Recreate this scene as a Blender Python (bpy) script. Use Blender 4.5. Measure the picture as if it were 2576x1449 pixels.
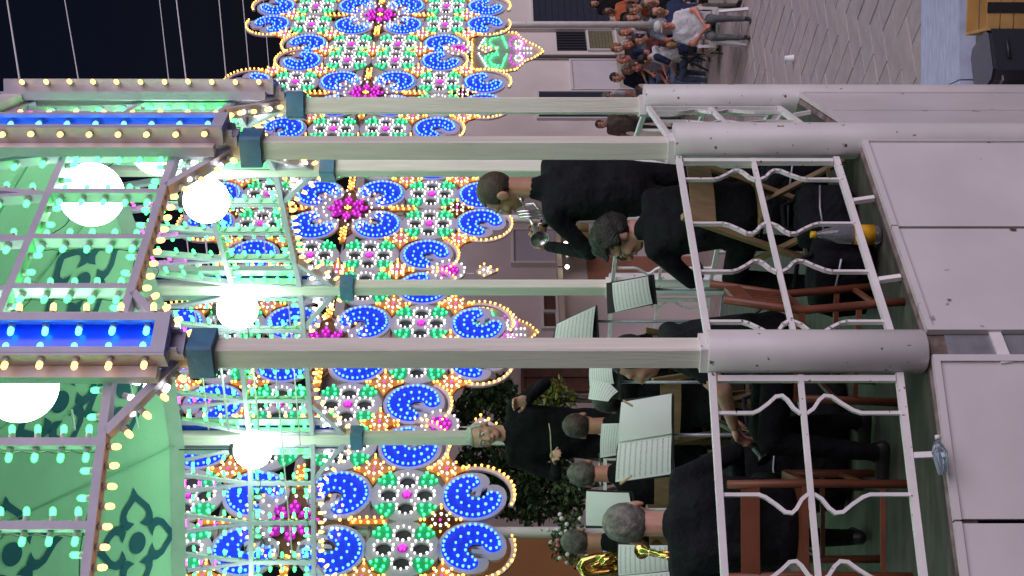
import bpy, bmesh, math, random
import numpy as np
from mathutils import Vector, Matrix, Euler, Quaternion, noise
R_ = math.radians
random.seed(7)
scene = bpy.context.scene
for o in list(bpy.data.objects): bpy.data.objects.remove(o)
COL = scene.collection
# ------------------------------------------------------------------ camera
F = 3370.0            # focal length in units of a 2576 px wide picture
HZ = 1268.0           # column of the horizon (the photograph lies on its side)
ZC = 3.5              # camera height above the street
cam_d = bpy.data.cameras.new("camera"); cam = bpy.data.objects.new("camera", cam_d); COL.objects.link(cam)
cam_d.sensor_fit = 'HORIZONTAL'; cam_d.sensor_width = 36.0; cam_d.lens = 36.0 * F / 2576.0
cam_d.clip_start = 0.05; cam_d.clip_end = 2000
pitch = math.atan((1288 - HZ) / F)
fw = Vector((0, math.cos(pitch), -math.sin(pitch))); rt = Vector((1, 0, 0)); dn = fw.cross(rt)
if dn.z > 0: dn = -dn
m3 = Matrix((dn, rt, -fw)).transposed()          # picture right = down, picture up = right
cam.matrix_world = Matrix.Translation((0, 0, ZC)) @ m3.to_4x4()
scene.camera = cam
def W(x, y, Y):
    """pixel (2576 x 1449 picture on its side) and depth in metres -> world point"""
    return Vector(((724.5 - y) * Y / F, Y, ZC + (HZ - x) * Y / F))
# ------------------------------------------------------------------ world, sun, exposure
world = bpy.data.worlds.new("World"); scene.world = world; world.use_nodes = True
nt = world.node_tree; nt.nodes.clear()
sky = nt.nodes.new('ShaderNodeTexSky'); sky.sky_type = 'NISHITA'; sky.sun_disc = False
SUN_EL, SUN_AZ = R_(34), R_(131)                 # where the glow comes from: behind the camera on the right
sky.sun_elevation = R_(-1.0); sky.sun_rotation = SUN_AZ
bg = nt.nodes.new('ShaderNodeBackground'); bg.inputs[1].default_value = 0.05
wo = nt.nodes.new('ShaderNodeOutputWorld')
mulc = nt.nodes.new('ShaderNodeMix'); mulc.data_type = 'RGBA'; mulc.blend_type = 'MULTIPLY'; mulc.inputs['Factor'].default_value = 1; mulc.inputs['B'].default_value = (0.30, 0.36, 0.85, 1)
nt.links.new(sky.outputs[0], mulc.inputs['A']); nt.links.new(mulc.outputs['Result'], bg.inputs[0]); nt.links.new(bg.outputs[0], wo.inputs[0])
sun_d = bpy.data.lights.new("sun", 'SUN'); sun = bpy.data.objects.new("sun", sun_d); COL.objects.link(sun)
sun_d.energy = 2.3; sun_d.angle = R_(60); sun_d.color = (0.98, 0.84, 1.0)
sd = Vector((math.sin(SUN_AZ) * math.cos(SUN_EL), math.cos(SUN_AZ) * math.cos(SUN_EL), math.sin(SUN_EL)))
sun.rotation_euler = sd.to_track_quat('Z', 'Y').to_euler(); sun.location = (8, -14, 14)
vs = scene.view_settings; vs.view_transform = 'Standard'; vs.look = 'None'; vs.gamma = 1; vs.exposure = 0.0
vs.use_curve_mapping = False
cy_ = scene.cycles; cy_.use_denoising = True; cy_.max_bounces = 6; cy_.diffuse_bounces = 3; cy_.glossy_bounces = 3
cy_.transmission_bounces = 6; cy_.sample_clamp_indirect = 4.0; cy_.use_light_tree = True
cy_.caustics_reflective = False; cy_.caustics_refractive = False
# ------------------------------------------------------------------ materials
MATS = {}
def mat(name, col, rough=0.6, metal=0.0, var=0.0, vscale=6.0, bump=0.0, bscale=60.0, spec=0.5, streak=None, col2=None, coat=0.0, trans=0.0, alpha=1.0, sheen=0.0, specks=None, bdist=0.01):
    if name in MATS: return MATS[name]
    m = bpy.data.materials.new(name); m.use_nodes = True; n = m.node_tree; b = n.nodes['Principled BSDF']
    b.inputs['Base Color'].default_value = (*col, 1); b.inputs['Roughness'].default_value = rough
    b.inputs['Metallic'].default_value = metal; b.inputs['Specular IOR Level'].default_value = spec
    b.inputs['Coat Weight'].default_value = coat; b.inputs['Transmission Weight'].default_value = trans
    b.inputs['Alpha'].default_value = alpha; b.inputs['Sheen Weight'].default_value = sheen
    if var or bump or specks:
        tc = n.nodes.new('ShaderNodeTexCoord'); mp = n.nodes.new('ShaderNodeMapping')
        n.links.new(tc.outputs['Object'], mp.inputs[0])
        if streak: mp.inputs['Scale'].default_value = streak
    if var:
        nz = n.nodes.new('ShaderNodeTexNoise'); nz.inputs['Scale'].default_value = vscale; nz.inputs['Detail'].default_value = 6
        n.links.new(mp.outputs[0], nz.inputs[0])
        rp = n.nodes.new('ShaderNodeValToRGB'); rp.color_ramp.elements[0].position = 0.3; rp.color_ramp.elements[1].position = 0.7
        c2 = col2 or tuple(c * (1 - var) for c in col)
        rp.color_ramp.elements[0].color = (*c2, 1); rp.color_ramp.elements[1].color = (*col, 1)
        n.links.new(nz.outputs[0], rp.inputs[0]); n.links.new(rp.outputs[0], b.inputs['Base Color'])
    if specks:
        ns = n.nodes.new('ShaderNodeTexNoise'); ns.inputs['Scale'].default_value = specks; ns.inputs['Detail'].default_value = 2
        n.links.new(mp.outputs[0], ns.inputs[0])
        rs = n.nodes.new('ShaderNodeValToRGB'); rs.color_ramp.elements[0].position = 0.70; rs.color_ramp.elements[1].position = 0.74
        rs.color_ramp.elements[0].color = (0, 0, 0, 1); rs.color_ramp.elements[1].color = (1, 1, 1, 1); n.links.new(ns.outputs[0], rs.inputs[0])
        mx = n.nodes.new('ShaderNodeMix'); mx.data_type = 'RGBA'; n.links.new(rs.outputs[0], mx.inputs['Factor'])
        if var: n.links.new(rp.outputs[0], mx.inputs['A'])
        else: mx.inputs['A'].default_value = (*col, 1)
        mx.inputs['B'].default_value = (0.10, 0.06, 0.045, 1); n.links.new(mx.outputs['Result'], b.inputs['Base Color'])
    if bump:
        nb = n.nodes.new('ShaderNodeTexNoise'); nb.inputs['Scale'].default_value = bscale; nb.inputs['Detail'].default_value = 5
        n.links.new(mp.outputs[0], nb.inputs[0])
        bp = n.nodes.new('ShaderNodeBump'); bp.inputs['Strength'].default_value = bump; bp.inputs['Distance'].default_value = bdist
        n.links.new(nb.outputs[0], bp.inputs['Height']); n.links.new(bp.outputs[0], b.inputs['Normal'])
    MATS[name] = m; return m
def emit(name, col, s, sampled=True):
    if name in MATS: return MATS[name]
    m = bpy.data.materials.new(name); m.use_nodes = True; n = m.node_tree; n.nodes.clear()
    e = n.nodes.new('ShaderNodeEmission'); e.inputs[0].default_value = (*col, 1); e.inputs[1].default_value = s
    o = n.nodes.new('ShaderNodeOutputMaterial'); n.links.new(e.outputs[0], o.inputs[0])
    m.cycles.emission_sampling = 'FRONT' if sampled else 'NONE'
    MATS[name] = m; return m
WHITE = mat('white_paint', (0.80, 0.78, 0.76), 0.45, var=0.14, vscale=5, bump=0.25, bscale=30, specks=40)
CREAM = mat('cream_post_paint', (0.84, 0.82, 0.71), 0.5, var=0.16, vscale=4, bump=0.35, bscale=14, streak=(9, 9, 0.5))
BLUEP = mat('blue_capital_paint', (0.085, 0.24, 0.40), 0.5, var=0.3, vscale=12, bump=0.3, bscale=40)
GREYP = mat('grey_lilac_paint', (0.52, 0.51, 0.62), 0.5, var=0.15, vscale=8, bump=0.2, bscale=40)
MINT = mat('pale_mint_paint', (0.62, 0.70, 0.63), 0.5, var=0.12, vscale=8)
SKIRT = mat('white_sheet_panel', (0.66, 0.63, 0.62), 0.42, var=0.22, vscale=1.3, bump=0.25, bscale=2.2, specks=9, bdist=0.03)
RUST = mat('rusty_deck_edge', (0.30, 0.265, 0.24), 0.85, var=0.5, vscale=10, bump=0.6, bscale=30, col2=(0.10, 0.06, 0.045))
STEEL = mat('galvanised_steel', (0.36, 0.37, 0.41), 0.45, 0.6, var=0.3, vscale=12)
DECK = mat('grey_green_deck', (0.085, 0.09, 0.07), 0.7, var=0.5, vscale=3, bump=0.3, bscale=20, streak=(1, 5, 1))
FABRIC = mat('green_canopy_fabric', (0.30, 0.55, 0.36), 0.8, var=0.10, vscale=2, bump=0.5, bscale=3, bdist=0.05)
TEAL = mat('teal_print', (0.002, 0.085, 0.13), 0.8, var=0.15, vscale=9)
BLUEIN = mat('blue_gloss_inset', (0.02, 0.10, 0.75), 0.18, var=0.1, vscale=5)
SOCK = mat('socket_plastic', (0.42, 0.42, 0.42), 0.5)
WIREM = mat('thin_wire', (0.75, 0.75, 0.77), 0.5)
BLACKM = mat('black_metal', (0.018, 0.018, 0.02), 0.4)
E_GREEN = emit('bulb_green', (0.03, 1.0, 0.10), 12)
E_YEL = emit('bulb_amber', (1.0, 0.47, 0.10), 6.5)
E_WHT = emit('bulb_white', (1.0, 0.95, 0.88), 8)
E_MAG = emit('bulb_magenta', (1.0, 0.05, 0.8), 7)
E_BLU = emit('bulb_blue', (0.03, 0.28, 1.0), 16)
E_GLOBE = emit('globe_glow', (0.72, 1.0, 0.83), 16)
FB = dict(g=emit('far_bulb_green', (0.05, 1.0, 0.24), 4.5, False), y=emit('far_bulb_amber', (1.0, 0.46, 0.09), 5.0, False),
          w=emit('far_bulb_white', (1.0, 0.93, 0.9), 2.2, False), m=emit('far_bulb_magenta', (0.9, 0.05, 0.8), 2.2, False),
          b=emit('far_bulb_blue', (0.06, 0.20, 1.0), 5.5, False))
# ------------------------------------------------------------------ mesh helpers
def frame_of(d, up=Vector((0, 0, 1))):
    d = d.normalized(); x = up.cross(d)
    if x.length < 1e-4: x = Vector((1, 0, 0)).cross(d)
    x.normalize(); return x, d.cross(x)
class MB:
    def __init__(s): s.v = []; s.f = []; s.mi = []
    def add(s, vs, fs, mi=0):
        k = len(s.v); s.v += [tuple(v) for v in vs]; s.f += [tuple(i + k for i in f) for f in fs]; s.mi += [mi] * len(fs); return s
    def box(s, c, size, M=None, mi=0, bev=0.0):
        hx, hy, hz = size[0] / 2, size[1] / 2, size[2] / 2; c = Vector(c)
        pts = [Vector((x, y, z)) for x in (-hx, hx) for y in (-hy, hy) for z in (-hz, hz)]
        if M: pts = [M @ p for p in pts]
        return s.add([c + p for p in pts], [(0, 1, 3, 2), (4, 6, 7, 5), (0, 4, 5, 1), (2, 3, 7, 6), (0, 2, 6, 4), (1, 5, 7, 3)], mi)
    def bar(s, p, q, w, h, up=Vector((0, 0, 1)), mi=0):
        p, q = Vector(p), Vector(q); x, y = frame_of(q - p, up)
        pts = [e + x * (a * w / 2) + y * (b * h / 2) for e in (p, q) for a, b in ((-1, -1), (1, -1), (1, 1), (-1, 1))]
        return s.add(pts, [(3, 2, 1, 0), (4, 5, 6, 7), (0, 1, 5, 4), (1, 2, 6, 5), (2, 3, 7, 6), (3, 0, 4, 7)], mi)
    def tube(s, path, r, n=8, mi=0, caps=True):
        path = [Vector(p) for p in path]; rs = r if isinstance(r, (list, tuple)) else [r] * len(path)
        vs = []; fs = []; x = None
        for i, p in enumerate(path):
            d = (path[min(i + 1, len(path) - 1)] - path[max(i - 1, 0)]).normalized()
            if x is None: x, y = frame_of(d)
            else:
                x = (x - d * x.dot(d))
                x = x.normalized() if x.length > 1e-5 else frame_of(d)[0]
            y = d.cross(x)
            for k in range(n):
                a = 2 * math.pi * k / n; vs.append(p + (x * math.cos(a) + y * math.sin(a)) * rs[i])
        for i in range(len(path) - 1):
            for k in range(n):
                a, b = i * n + k, i * n + (k + 1) % n; fs.append((a, b, b + n, a + n))
        if caps: fs.append(tuple(range(n - 1, -1, -1))); fs.append(tuple(range((len(path) - 1) * n, len(path) * n)))
        return s.add(vs, fs, mi)
    def lathe(s, prof, n=16, M=None, mi=0):
        vs = []; fs = []
        for r, z in prof:
            for k in range(n):
                a = 2 * math.pi * k / n; vs.append(Vector((r * math.cos(a), r * math.sin(a), z)))
        for i in range(len(prof) - 1):
            for k in range(n):
                a, b = i * n + k, i * n + (k + 1) % n; fs.append((a, b, b + n, a + n))
        fs.append(tuple(range(n - 1, -1, -1))); fs.append(tuple(range((len(prof) - 1) * n, len(prof) * n)))
        if M: vs = [M @ v for v in vs]
        return s.add(vs, fs, mi)
    def ell(s, c, r, M=None, nu=12, nv=8, mi=0):
        c = Vector(c); r = (r, r, r) if not isinstance(r, (tuple, list, Vector)) else r
        vs = [Vector((0, 0, -1))]; fs = []
        for j in range(1, nv):
            t = math.pi * j / nv - math.pi / 2
            for k in range(nu):
                a = 2 * math.pi * k / nu; vs.append(Vector((math.cos(t) * math.cos(a), math.cos(t) * math.sin(a), math.sin(t))))
        vs.append(Vector((0, 0, 1)))
        for k in range(nu): fs.append((0, 1 + (k + 1) % nu, 1 + k))
        for j in range(nv - 2):
            for k in range(nu):
                a, b = 1 + j * nu + k, 1 + j * nu + (k + 1) % nu; fs.append((a, b, b + nu, a + nu))
        t = len(vs) - 1; o = 1 + (nv - 2) * nu
        for k in range(nu): fs.append((t, o + k, o + (k + 1) % nu))
        vs = [Vector((v.x * r[0], v.y * r[1], v.z * r[2])) for v in vs]
        if M: vs = [M @ v for v in vs]
        return s.add([c + v for v in vs], fs, mi)
    def mesh(s, name, mats, smooth=False):
        me = bpy.data.meshes.new(name); me.from_pydata(s.v, [], s.f); me.validate()
        for m in (mats if isinstance(mats, (list, tuple)) else [mats]): me.materials.append(m)
        if len(me.materials) > 1: me.polygons.foreach_set('material_index', s.mi[:len(me.polygons)])
        if smooth: me.polygons.foreach_set('use_smooth', [True] * len(me.polygons))
        me.update(); return me
    def build(s, name, mats, parent=None, smooth=False, rel=True, **kw):
        if parent is not None and rel:
            L = Vector(parent_loc(parent)); s.v = [tuple(Vector(v) - L) for v in s.v]
        return link(name, s.mesh(name, mats, smooth), parent, **kw)
def parent_loc(o):
    L = Vector((0, 0, 0))
    while o is not None: L += Vector(o.location); o = o.parent
    return L
def link(name, data, parent=None, loc=None, rot=None, label=None, cat=None, group=None, kind=None):
    o = bpy.data.objects.new(name, data); COL.objects.link(o)
    if parent is not None: o.parent = parent
    if loc is not None: o.location = loc
    if rot is not None: o.rotation_euler = rot
    return tag(o, label, cat, group, kind)
def tag(o, label=None, cat=None, group=None, kind=None):
    if label: o['label'] = label
    if cat: o['category'] = cat
    if group: o['group'] = group
    if kind: o['kind'] = kind
    return o
def thing(name, label, cat, loc=(0, 0, 0), rz=0, group=None):
    return link(name, None, None, loc, (0, 0, rz), label, cat, group)
def plate(name, loops, thick, mats, bevel=0.0):
    """flat board in the local XZ plane from outer loop + hole loops, thickness along Y (centred)"""
    cu = bpy.data.curves.new('tmp', 'CURVE'); cu.dimensions = '2D'; cu.fill_mode = 'BOTH'; cu.extrude = thick / 2
    for lp in loops:
        sp = cu.splines.new('POLY'); sp.points.add(len(lp) - 1); sp.use_cyclic_u = True
        for p, (a, b) in zip(sp.points, lp): p.co = (a, b, 0, 1)
    ob = bpy.data.objects.new('tmp', cu); COL.objects.link(ob)
    dg = bpy.context.evaluated_depsgraph_get(); me = bpy.data.meshes.new_from_object(ob.evaluated_get(dg))
    bpy.data.objects.remove(ob); bpy.data.curves.remove(cu)
    me.name = name; me.transform(Matrix.Rotation(R_(90), 4, 'X')); me.materials.clear()
    for m in (mats if isinstance(mats, (list, tuple)) else [mats]): me.materials.append(m)
    me.polygons.foreach_set('material_index', [0] * len(me.polygons))
    return me
# ================================================================== ground
def strip(name, x0, x1, y0, y1, z, m, kind='structure', nx=1):
    b = MB(); b.add([(x0, y0, z), (x1, y0, z), (x1, y1, z), (x0, y1, z)], [(0, 1, 2, 3)])
    return b.build(name, m, kind=kind)
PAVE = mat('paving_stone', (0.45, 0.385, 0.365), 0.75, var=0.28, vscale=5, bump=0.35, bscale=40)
JOINT = mat('paving_joint', (0.27, 0.225, 0.215), 0.9, var=0.4, vscale=9, bump=0.3, bscale=60)
ground = strip('ground', -200, 200, -60, 400, 0.0, JOINT)
# slabs laid in herringbone, turned 27 degrees to the view
pl, pw_, gap = 0.66, 0.33, 0.009
def slab_mesh(k):
    b = MB(); l, w = pl - gap, pw_ - gap
    e = 0.006
    pts = [(-l/2, -w/2, 0), (l/2, -w/2, 0), (l/2, w/2, 0), (-l/2, w/2, 0)]
    top = [(-l/2+e, -w/2+e, 0.012), (l/2-e, -w/2+e, 0.012), (l/2-e, w/2-e, 0.012), (-l/2+e, w/2-e, 0.012)]
    b.add(pts + top, [(4, 5, 6, 7), (0, 1, 5, 4), (1, 2, 6, 5), (2, 3, 7, 6), (3, 0, 4, 7)])
    mm = mat('paving_stone_%d' % k, [(0.45, 0.385, 0.365), (0.435, 0.37, 0.355), (0.46, 0.395, 0.37), (0.43, 0.37, 0.36)][k], 0.72, var=0.22, vscale=4 + k, bump=0.3, bscale=45)
    return b.mesh('paver', mm)
SLABS = [slab_mesh(k) for k in range(4)]
cnt = 0
th = R_(27); ca, sa = math.cos(th), math.sin(th)
w = pw_
cells = []
for i in range(-60, 130):
    for j in range(-60, 130):
        # herringbone of 2:1 slabs on a grid of w
        k = (i - j) % 4
        if k == 0: cells.append((i + 1.0, j + 0.5, 0))
        elif k == 3: cells.append((i + 0.5, j + 1.0, 1))
far_b = MB()
near = []
for (a, b_, o) in cells:
    x, y = a * w, b_ * w
    X, Y = x * ca - y * sa + 3.0, x * sa + y * ca + 6.0
    if not (10.85 < Y < 26 and -0.6 < X < 12): continue
    u = X / Y * F
    vis = 440 < u < 760 and Y < 20.5
    if vis: near.append((X, Y, o))
    else: far_b.box((X, Y, 0.006), ((pl if o == 0 else pw_) - gap, (pw_ if o == 0 else pl) - gap, 0.012), Matrix.Rotation(th, 3, 'Z'))
near.sort(key=lambda t: t[1])
for n_, (X, Y, o) in enumerate(near):
    if n_ < 300:
        link('paver', SLABS[random.randrange(4)], ground, (X, Y, random.uniform(-0.004, 0.003)), (0, 0, th + (math.pi / 2 if o else 0)))
    else: far_b.box((X, Y, 0.006), ((pl if o == 0 else pw_) - gap, (pw_ if o == 0 else pl) - gap, 0.012), Matrix.Rotation(th, 3, 'Z'))
far_b.build('paving', PAVE, ground, kind='stuff')
# pale stone kerb slabs between the street and the forecourt
KERB = mat('pale_kerb_stone', (0.52, 0.59, 0.76), 0.6, var=0.3, vscale=7, bump=0.3, bscale=30, streak=(1, 4, 1))
kerb = link('kerb', None, kind='structure')
for k in range(7):
    x0 = 0.6 + k * 0.95
    b = MB(); b.box((x0 + 0.47, 10.38, 0.06), (0.94, 0.92, 0.12)); b.build('kerb_stone', KERB, kerb)
# forecourt, darker, on the near side of the kerb
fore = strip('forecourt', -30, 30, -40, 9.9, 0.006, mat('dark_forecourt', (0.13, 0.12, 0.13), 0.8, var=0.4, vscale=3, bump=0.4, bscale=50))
# ================================================================== bandstand
CX, CY, RR, A0, N = -2.195, 8.335, 3.309, R_(-54.5), 14
ST = 2 * math.pi / N
ZD = 1.73; ZR = ZD + 0.92
ZB = ZC + 1.21            # underside of the blue capital blocks
band = thing('bandstand', 'white fourteen-sided festival bandstand with railings, lit fascia panels and green canopy', 'bandstand', (CX, CY, 0))
def bpart(name, data, ang, parent=None, kind=None):
    return link(name, data, parent or band, (0, 0, 0), (0, 0, ang if parent is None else 0), kind=kind)
ca2, sa2 = RR * math.cos(ST / 2), RR * math.sin(ST / 2)       # chord distance, half bay width
def ngon(r, z, off=0):
    return [(r * math.cos(A0 + off + ST * k), r * math.sin(A0 + off + ST * k), z) for k in range(N)]
# deck
b = MB(); t, l = ngon(RR + 0.028, ZD), ngon(RR + 0.028, ZD - 0.05)
b.add(t + l, [tuple(range(N)), tuple(range(2 * N - 1, N - 1, -1))] + [(k + N, (k + 1) % N + N, (k + 1) % N, k) for k in range(N)])
b.build('deck', DECK, band, rel=False)
b = MB(); r1 = RR + 0.060
for k in range(N):
    a = A0 + ST * k; a2 = a + ST
    P = lambda r, an, z: (r * math.cos(an), r * math.sin(an), z)
    b.add([P(RR + .030, a, ZD - .004), P(RR + .030, a2, ZD - .004), P(r1, a2, ZD - .012), P(r1, a, ZD - .012), P(r1, a2, ZD - .11), P(r1, a, ZD - .11), P(RR + .030, a2, ZD - .11), P(RR + .030, a, ZD - .11)],
          [(0, 3, 2, 1), (3, 5, 4, 2), (5, 7, 6, 4)])
b.build('deck_rim', RUST, band, rel=False)
# --- shared meshes
def sleeve(z0, z1, r=0.092, off=0.0):
    b = MB(); b.lathe([(r - .006, z0), (r, z0 + .006), (r, z1 - .004), (r - .005, z1)], 28, Matrix.Translation((RR + off, 0, 0)))
    return b.mesh('round_sleeve', mat('white_sleeve_paint', (0.66, 0.64, 0.62), 0.42, var=0.14, vscale=4, bump=0.1, bscale=8, specks=26), True)
SL_long, SL_short = sleeve(0, ZR, off=.04), sleeve(ZD + 0.005, ZR, off=.012)
def rounded_box(b, cx, cy, z0, z1, w, rot, bev=0.006):
    h = w / 2; pts = []
    for sx, sy in ((1, 1), (-1, 1), (-1, -1), (1, -1)):
        if sx * sy > 0: pts += [(sx * h, sy * (h - bev)), (sx * (h - bev), sy * h)]
        else: pts += [(sx * (h - bev), sy * h), (sx * h, sy * (h - bev))]
    c, s_ = math.cos(rot), math.sin(rot)
    lo = [(cx + x * c - y * s_, cy + x * s_ + y * c, z0) for x, y in pts]; hi = [(x, y, z1) for x, y, _ in lo]
    n = len(pts); b.add(lo + hi, [tuple(range(n - 1, -1, -1)), tuple(range(n, 2 * n))] + [(k, (k + 1) % n, (k + 1) % n + n, k + n) for k in range(n)])
POSTROT = {0: R_(23.5), 1: R_(4), 5: R_(-10)}
pilaster_near = (-1, 0, 1, 2); fascia_near = (-1, 0, 1)
ZP0, ZP1 = ZC + 1.385, ZC + 3.0
# bulb meshes
def bulb_mesh(name, em):
    b = MB()
    b.lathe([(.011, -.002), (.014, .0), (.0145, .022), (.011, .024)], 10, mi=0)
    b.lathe([(.0095, .024), (.0128, .029), (.0132, .044), (.0115, .052), (.007, .058), (.002, .060)], 10, mi=1)
    return b.mesh(name, [SOCK, em], True)
BM = {k: bulb_mesh('bulb', e) for k, e in dict(g=E_GREEN, y=E_YEL, w=E_WHT, m=E_MAG, b=E_BLU).items()}
def place_bulbs(lst, parent, single, em_all=('g', 'y', 'w', 'm', 'b')):
    """lst of (colour, position, direction) in the part's frame"""
    if single:
        for c, p, d in lst:
            q = Vector(d).to_track_quat('Z', 'X'); j = Vector((random.uniform(-.06, .06), random.uniform(-.06, .06), 0))
            q = q @ Euler((j.x, j.y, 0)).to_quaternion()
            o = link('bulb', BM[c], parent, p, q.to_euler())
    else:
        mats_ = [SOCK, E_GREEN, E_YEL, E_WHT, E_MAG, E_BLU]; ix = dict(g=1, y=2, w=3, m=4, b=5)
        b = MB()
        for c, p, d in lst:
            M = Matrix.Translation(p) @ Vector(d).to_track_quat('Z', 'X').to_matrix().to_4x4()
            b.lathe([(.013, 0), (.013, .024)], 5, M, 0)
            b.lathe([(.0125, .024), (.0132, .055), (.004, .07)], 6, M, ix[c])
        b.build('bulbs', mats_, parent, rel=False, kind='stuff')
# pilaster: box with blue inset and rows of bulbs, in the frame of a post at (RR,0)
def pil_mesh():
    b = MB(); x0, x1, hw = RR + 0.06, RR + 0.15, 0.105
    z0, z1 = ZP0, ZP1
    b.box(((x0 + x1) / 2, hw - .006, (z0 + z1) / 2), (x1 - x0, .012, z1 - z0)); b.box(((x0 + x1) / 2, -hw + .006, (z0 + z1) / 2), (x1 - x0, .012, z1 - z0))
    for s in (-1, 1): b.box((x1 - .006, s * (hw - .026), (z0 + z1) / 2), (.016, .028, z1 - z0 - .002))
    b.box((x1 - .006, 0, z0 + .03), (.0165, .156, .06)); b.box((x1 - .006, 0, z1 - .03), (.0165, .156, .06))
    b.box(((x0 + x1) / 2 - .012, 0, z0 + .006), (x1 - x0 - .03, .19, .012))
    return b.mesh('light_pilaster', GREYP)
def pil_inset():
    b = MB(); b.box((RR + 0.072, 0, (ZP0 + ZP1) / 2), (.012, .185, ZP1 - ZP0 - .03)); return b.mesh('blue_inset', BLUEIN)
def pil_flange():
    b = MB()
    for s in (-1, 1): b.box((RR + 0.045, s * .135, (ZP0 + ZP1) / 2 + .02), (.05, .055, ZP1 - ZP0 - .04))
    return b.mesh('side_rail', GREYP)
PIL, PIN, PFL = pil_mesh(), pil_inset(), pil_flange()
def bracket_mesh():
    b = MB(); b.box((RR + .055, 0, ZP0 - .03), (.05, .11, .055)); b.box((RR + .09, .05, ZP0 - .012), (.05, .012, .05)); b.box((RR + .09, -.05, ZP0 - .012), (.05, .012, .05))
    return b.mesh('bracket', GREYP)
BRK = bracket_mesh()
for i in range(-4, 10):
    a = A0 + ST * i
    b = MB(); rounded_box(b, RR, 0, ZD + (.93 if i != 99 else 0), ZC + 2.9, 0.097, POSTROT.get(i, 0)); post = bpart('post', b.mesh('post', CREAM), a)
    link('round_sleeve', SL_short if i == 0 else SL_long, post)
    b = MB(); rounded_box(b, RR, 0, ZB, ZB + .104, 0.163, POSTROT.get(i, 0), .012); link('capital_block', b.mesh('capital_block', BLUEP), post)
    b = MB(); rounded_box(b, RR, 0, ZR - .012, ZR + .03, 0.125, POSTROT.get(i, 0)); link('collar', b.mesh('collar', WHITE), post)
    if i == 0:
        b = MB(); b.box((RR + .02, 0, ZD / 2 - .03), (.08, .10, ZD - .1)); link('steel_leg', b.mesh('steel_leg', STEEL), post)
        b = MB(); b.box((RR + .067, -.01, ZD - .3), (.012, .17, .05), Matrix.Rotation(R_(7), 3, 'X')); link('tape_strip', b.mesh('tape_strip', WHITE), post)
    pil = bpart('light_pilaster', PIL, a); link('blue_inset', PIN, pil); link('side_rail', PFL, pil); link('bracket', BRK, pil)
    lst = []
    z = ZP0 + .10; k = 0
    while z < ZP1 - .05:
        lst.append(('b', (RR + .108, .078, z), (0, -1, 0))); lst.append(('b', (RR + .108, -.078, z + .006), (0, 1, 0)))
        lst.append(('y', (RR + .12, .105, z - .02), (.25, 1, 0))); lst.append(('y', (RR + .12, -.105, z - .02), (.25, -1, 0)))
        z += .141
    place_bulbs(lst, pil, i in pilaster_near)
# --- fascia panel of a bay: canonical bay centred on +X, from y=-sa2 to +sa2
ZL, ZM, ZT = ZC + 1.64, ZC + 2.18, ZC + 2.84
def bay_axes(): return ca2
def fascia_mesh():
    b = MB(); X = ca2; ww, dd = .036, .07
    hw = sa2 - .05
    up = Vector((1, 0, 0))
    b.bar((X, -hw, ZL), (X, hw, ZL), ww, dd, up); b.bar((X - .002, -hw, ZM), (X - .002, hw, ZM), ww, dd - .006, up); b.bar((X, -hw, ZT), (X, hw, ZT), ww, dd, up)
    nodes = [-hw * .5, 0, hw * .5]
    for y in [-hw + .02] + nodes + [hw - .02]: b.bar((X + .001, y, ZL + .017), (X + .001, y, ZM - .017), ww * .95, dd - .01, up)
    tri = []
    top = [-hw + .05, -hw * .62, -hw * .38, -hw * .12, hw * .12, hw * .38, hw * .62, hw - .05]
    for y, (t0, t1) in zip(nodes, ((top[1], top[2]), (top[3], top[4]), (top[5], top[6]))):
        b.bar((X - .004, y, ZM + .017), (X - .004, t0, ZT - .017), .028, dd - .02, up); b.bar((X - .006, y, ZM + .017), (X - .006, t1, ZT - .017), .028, dd - .022, up)
    for s in (-1, 1): b.bar((X - .004, s * (hw - .02), ZM + .017), (X - .004, s * (hw - .16), ZT - .017), .028, dd - .02, up)
    for s in (-1, 1): b.bar((X + .002, s * hw * .56, ZL - .012), (X + .002, s * (hw + .004), ZB + .16), ww, dd - .004, up)
    for s in (-1, 1): b.bar((X - .003, s * (hw - .012), ZL - .017), (X - .003, s * (hw - .012), ZB + .17), .024, dd - .03, up)
    return b.mesh('light_panel', GREYP), nodes, top, hw
FAS, nodes, ftop, fhw = fascia_mesh()
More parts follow.
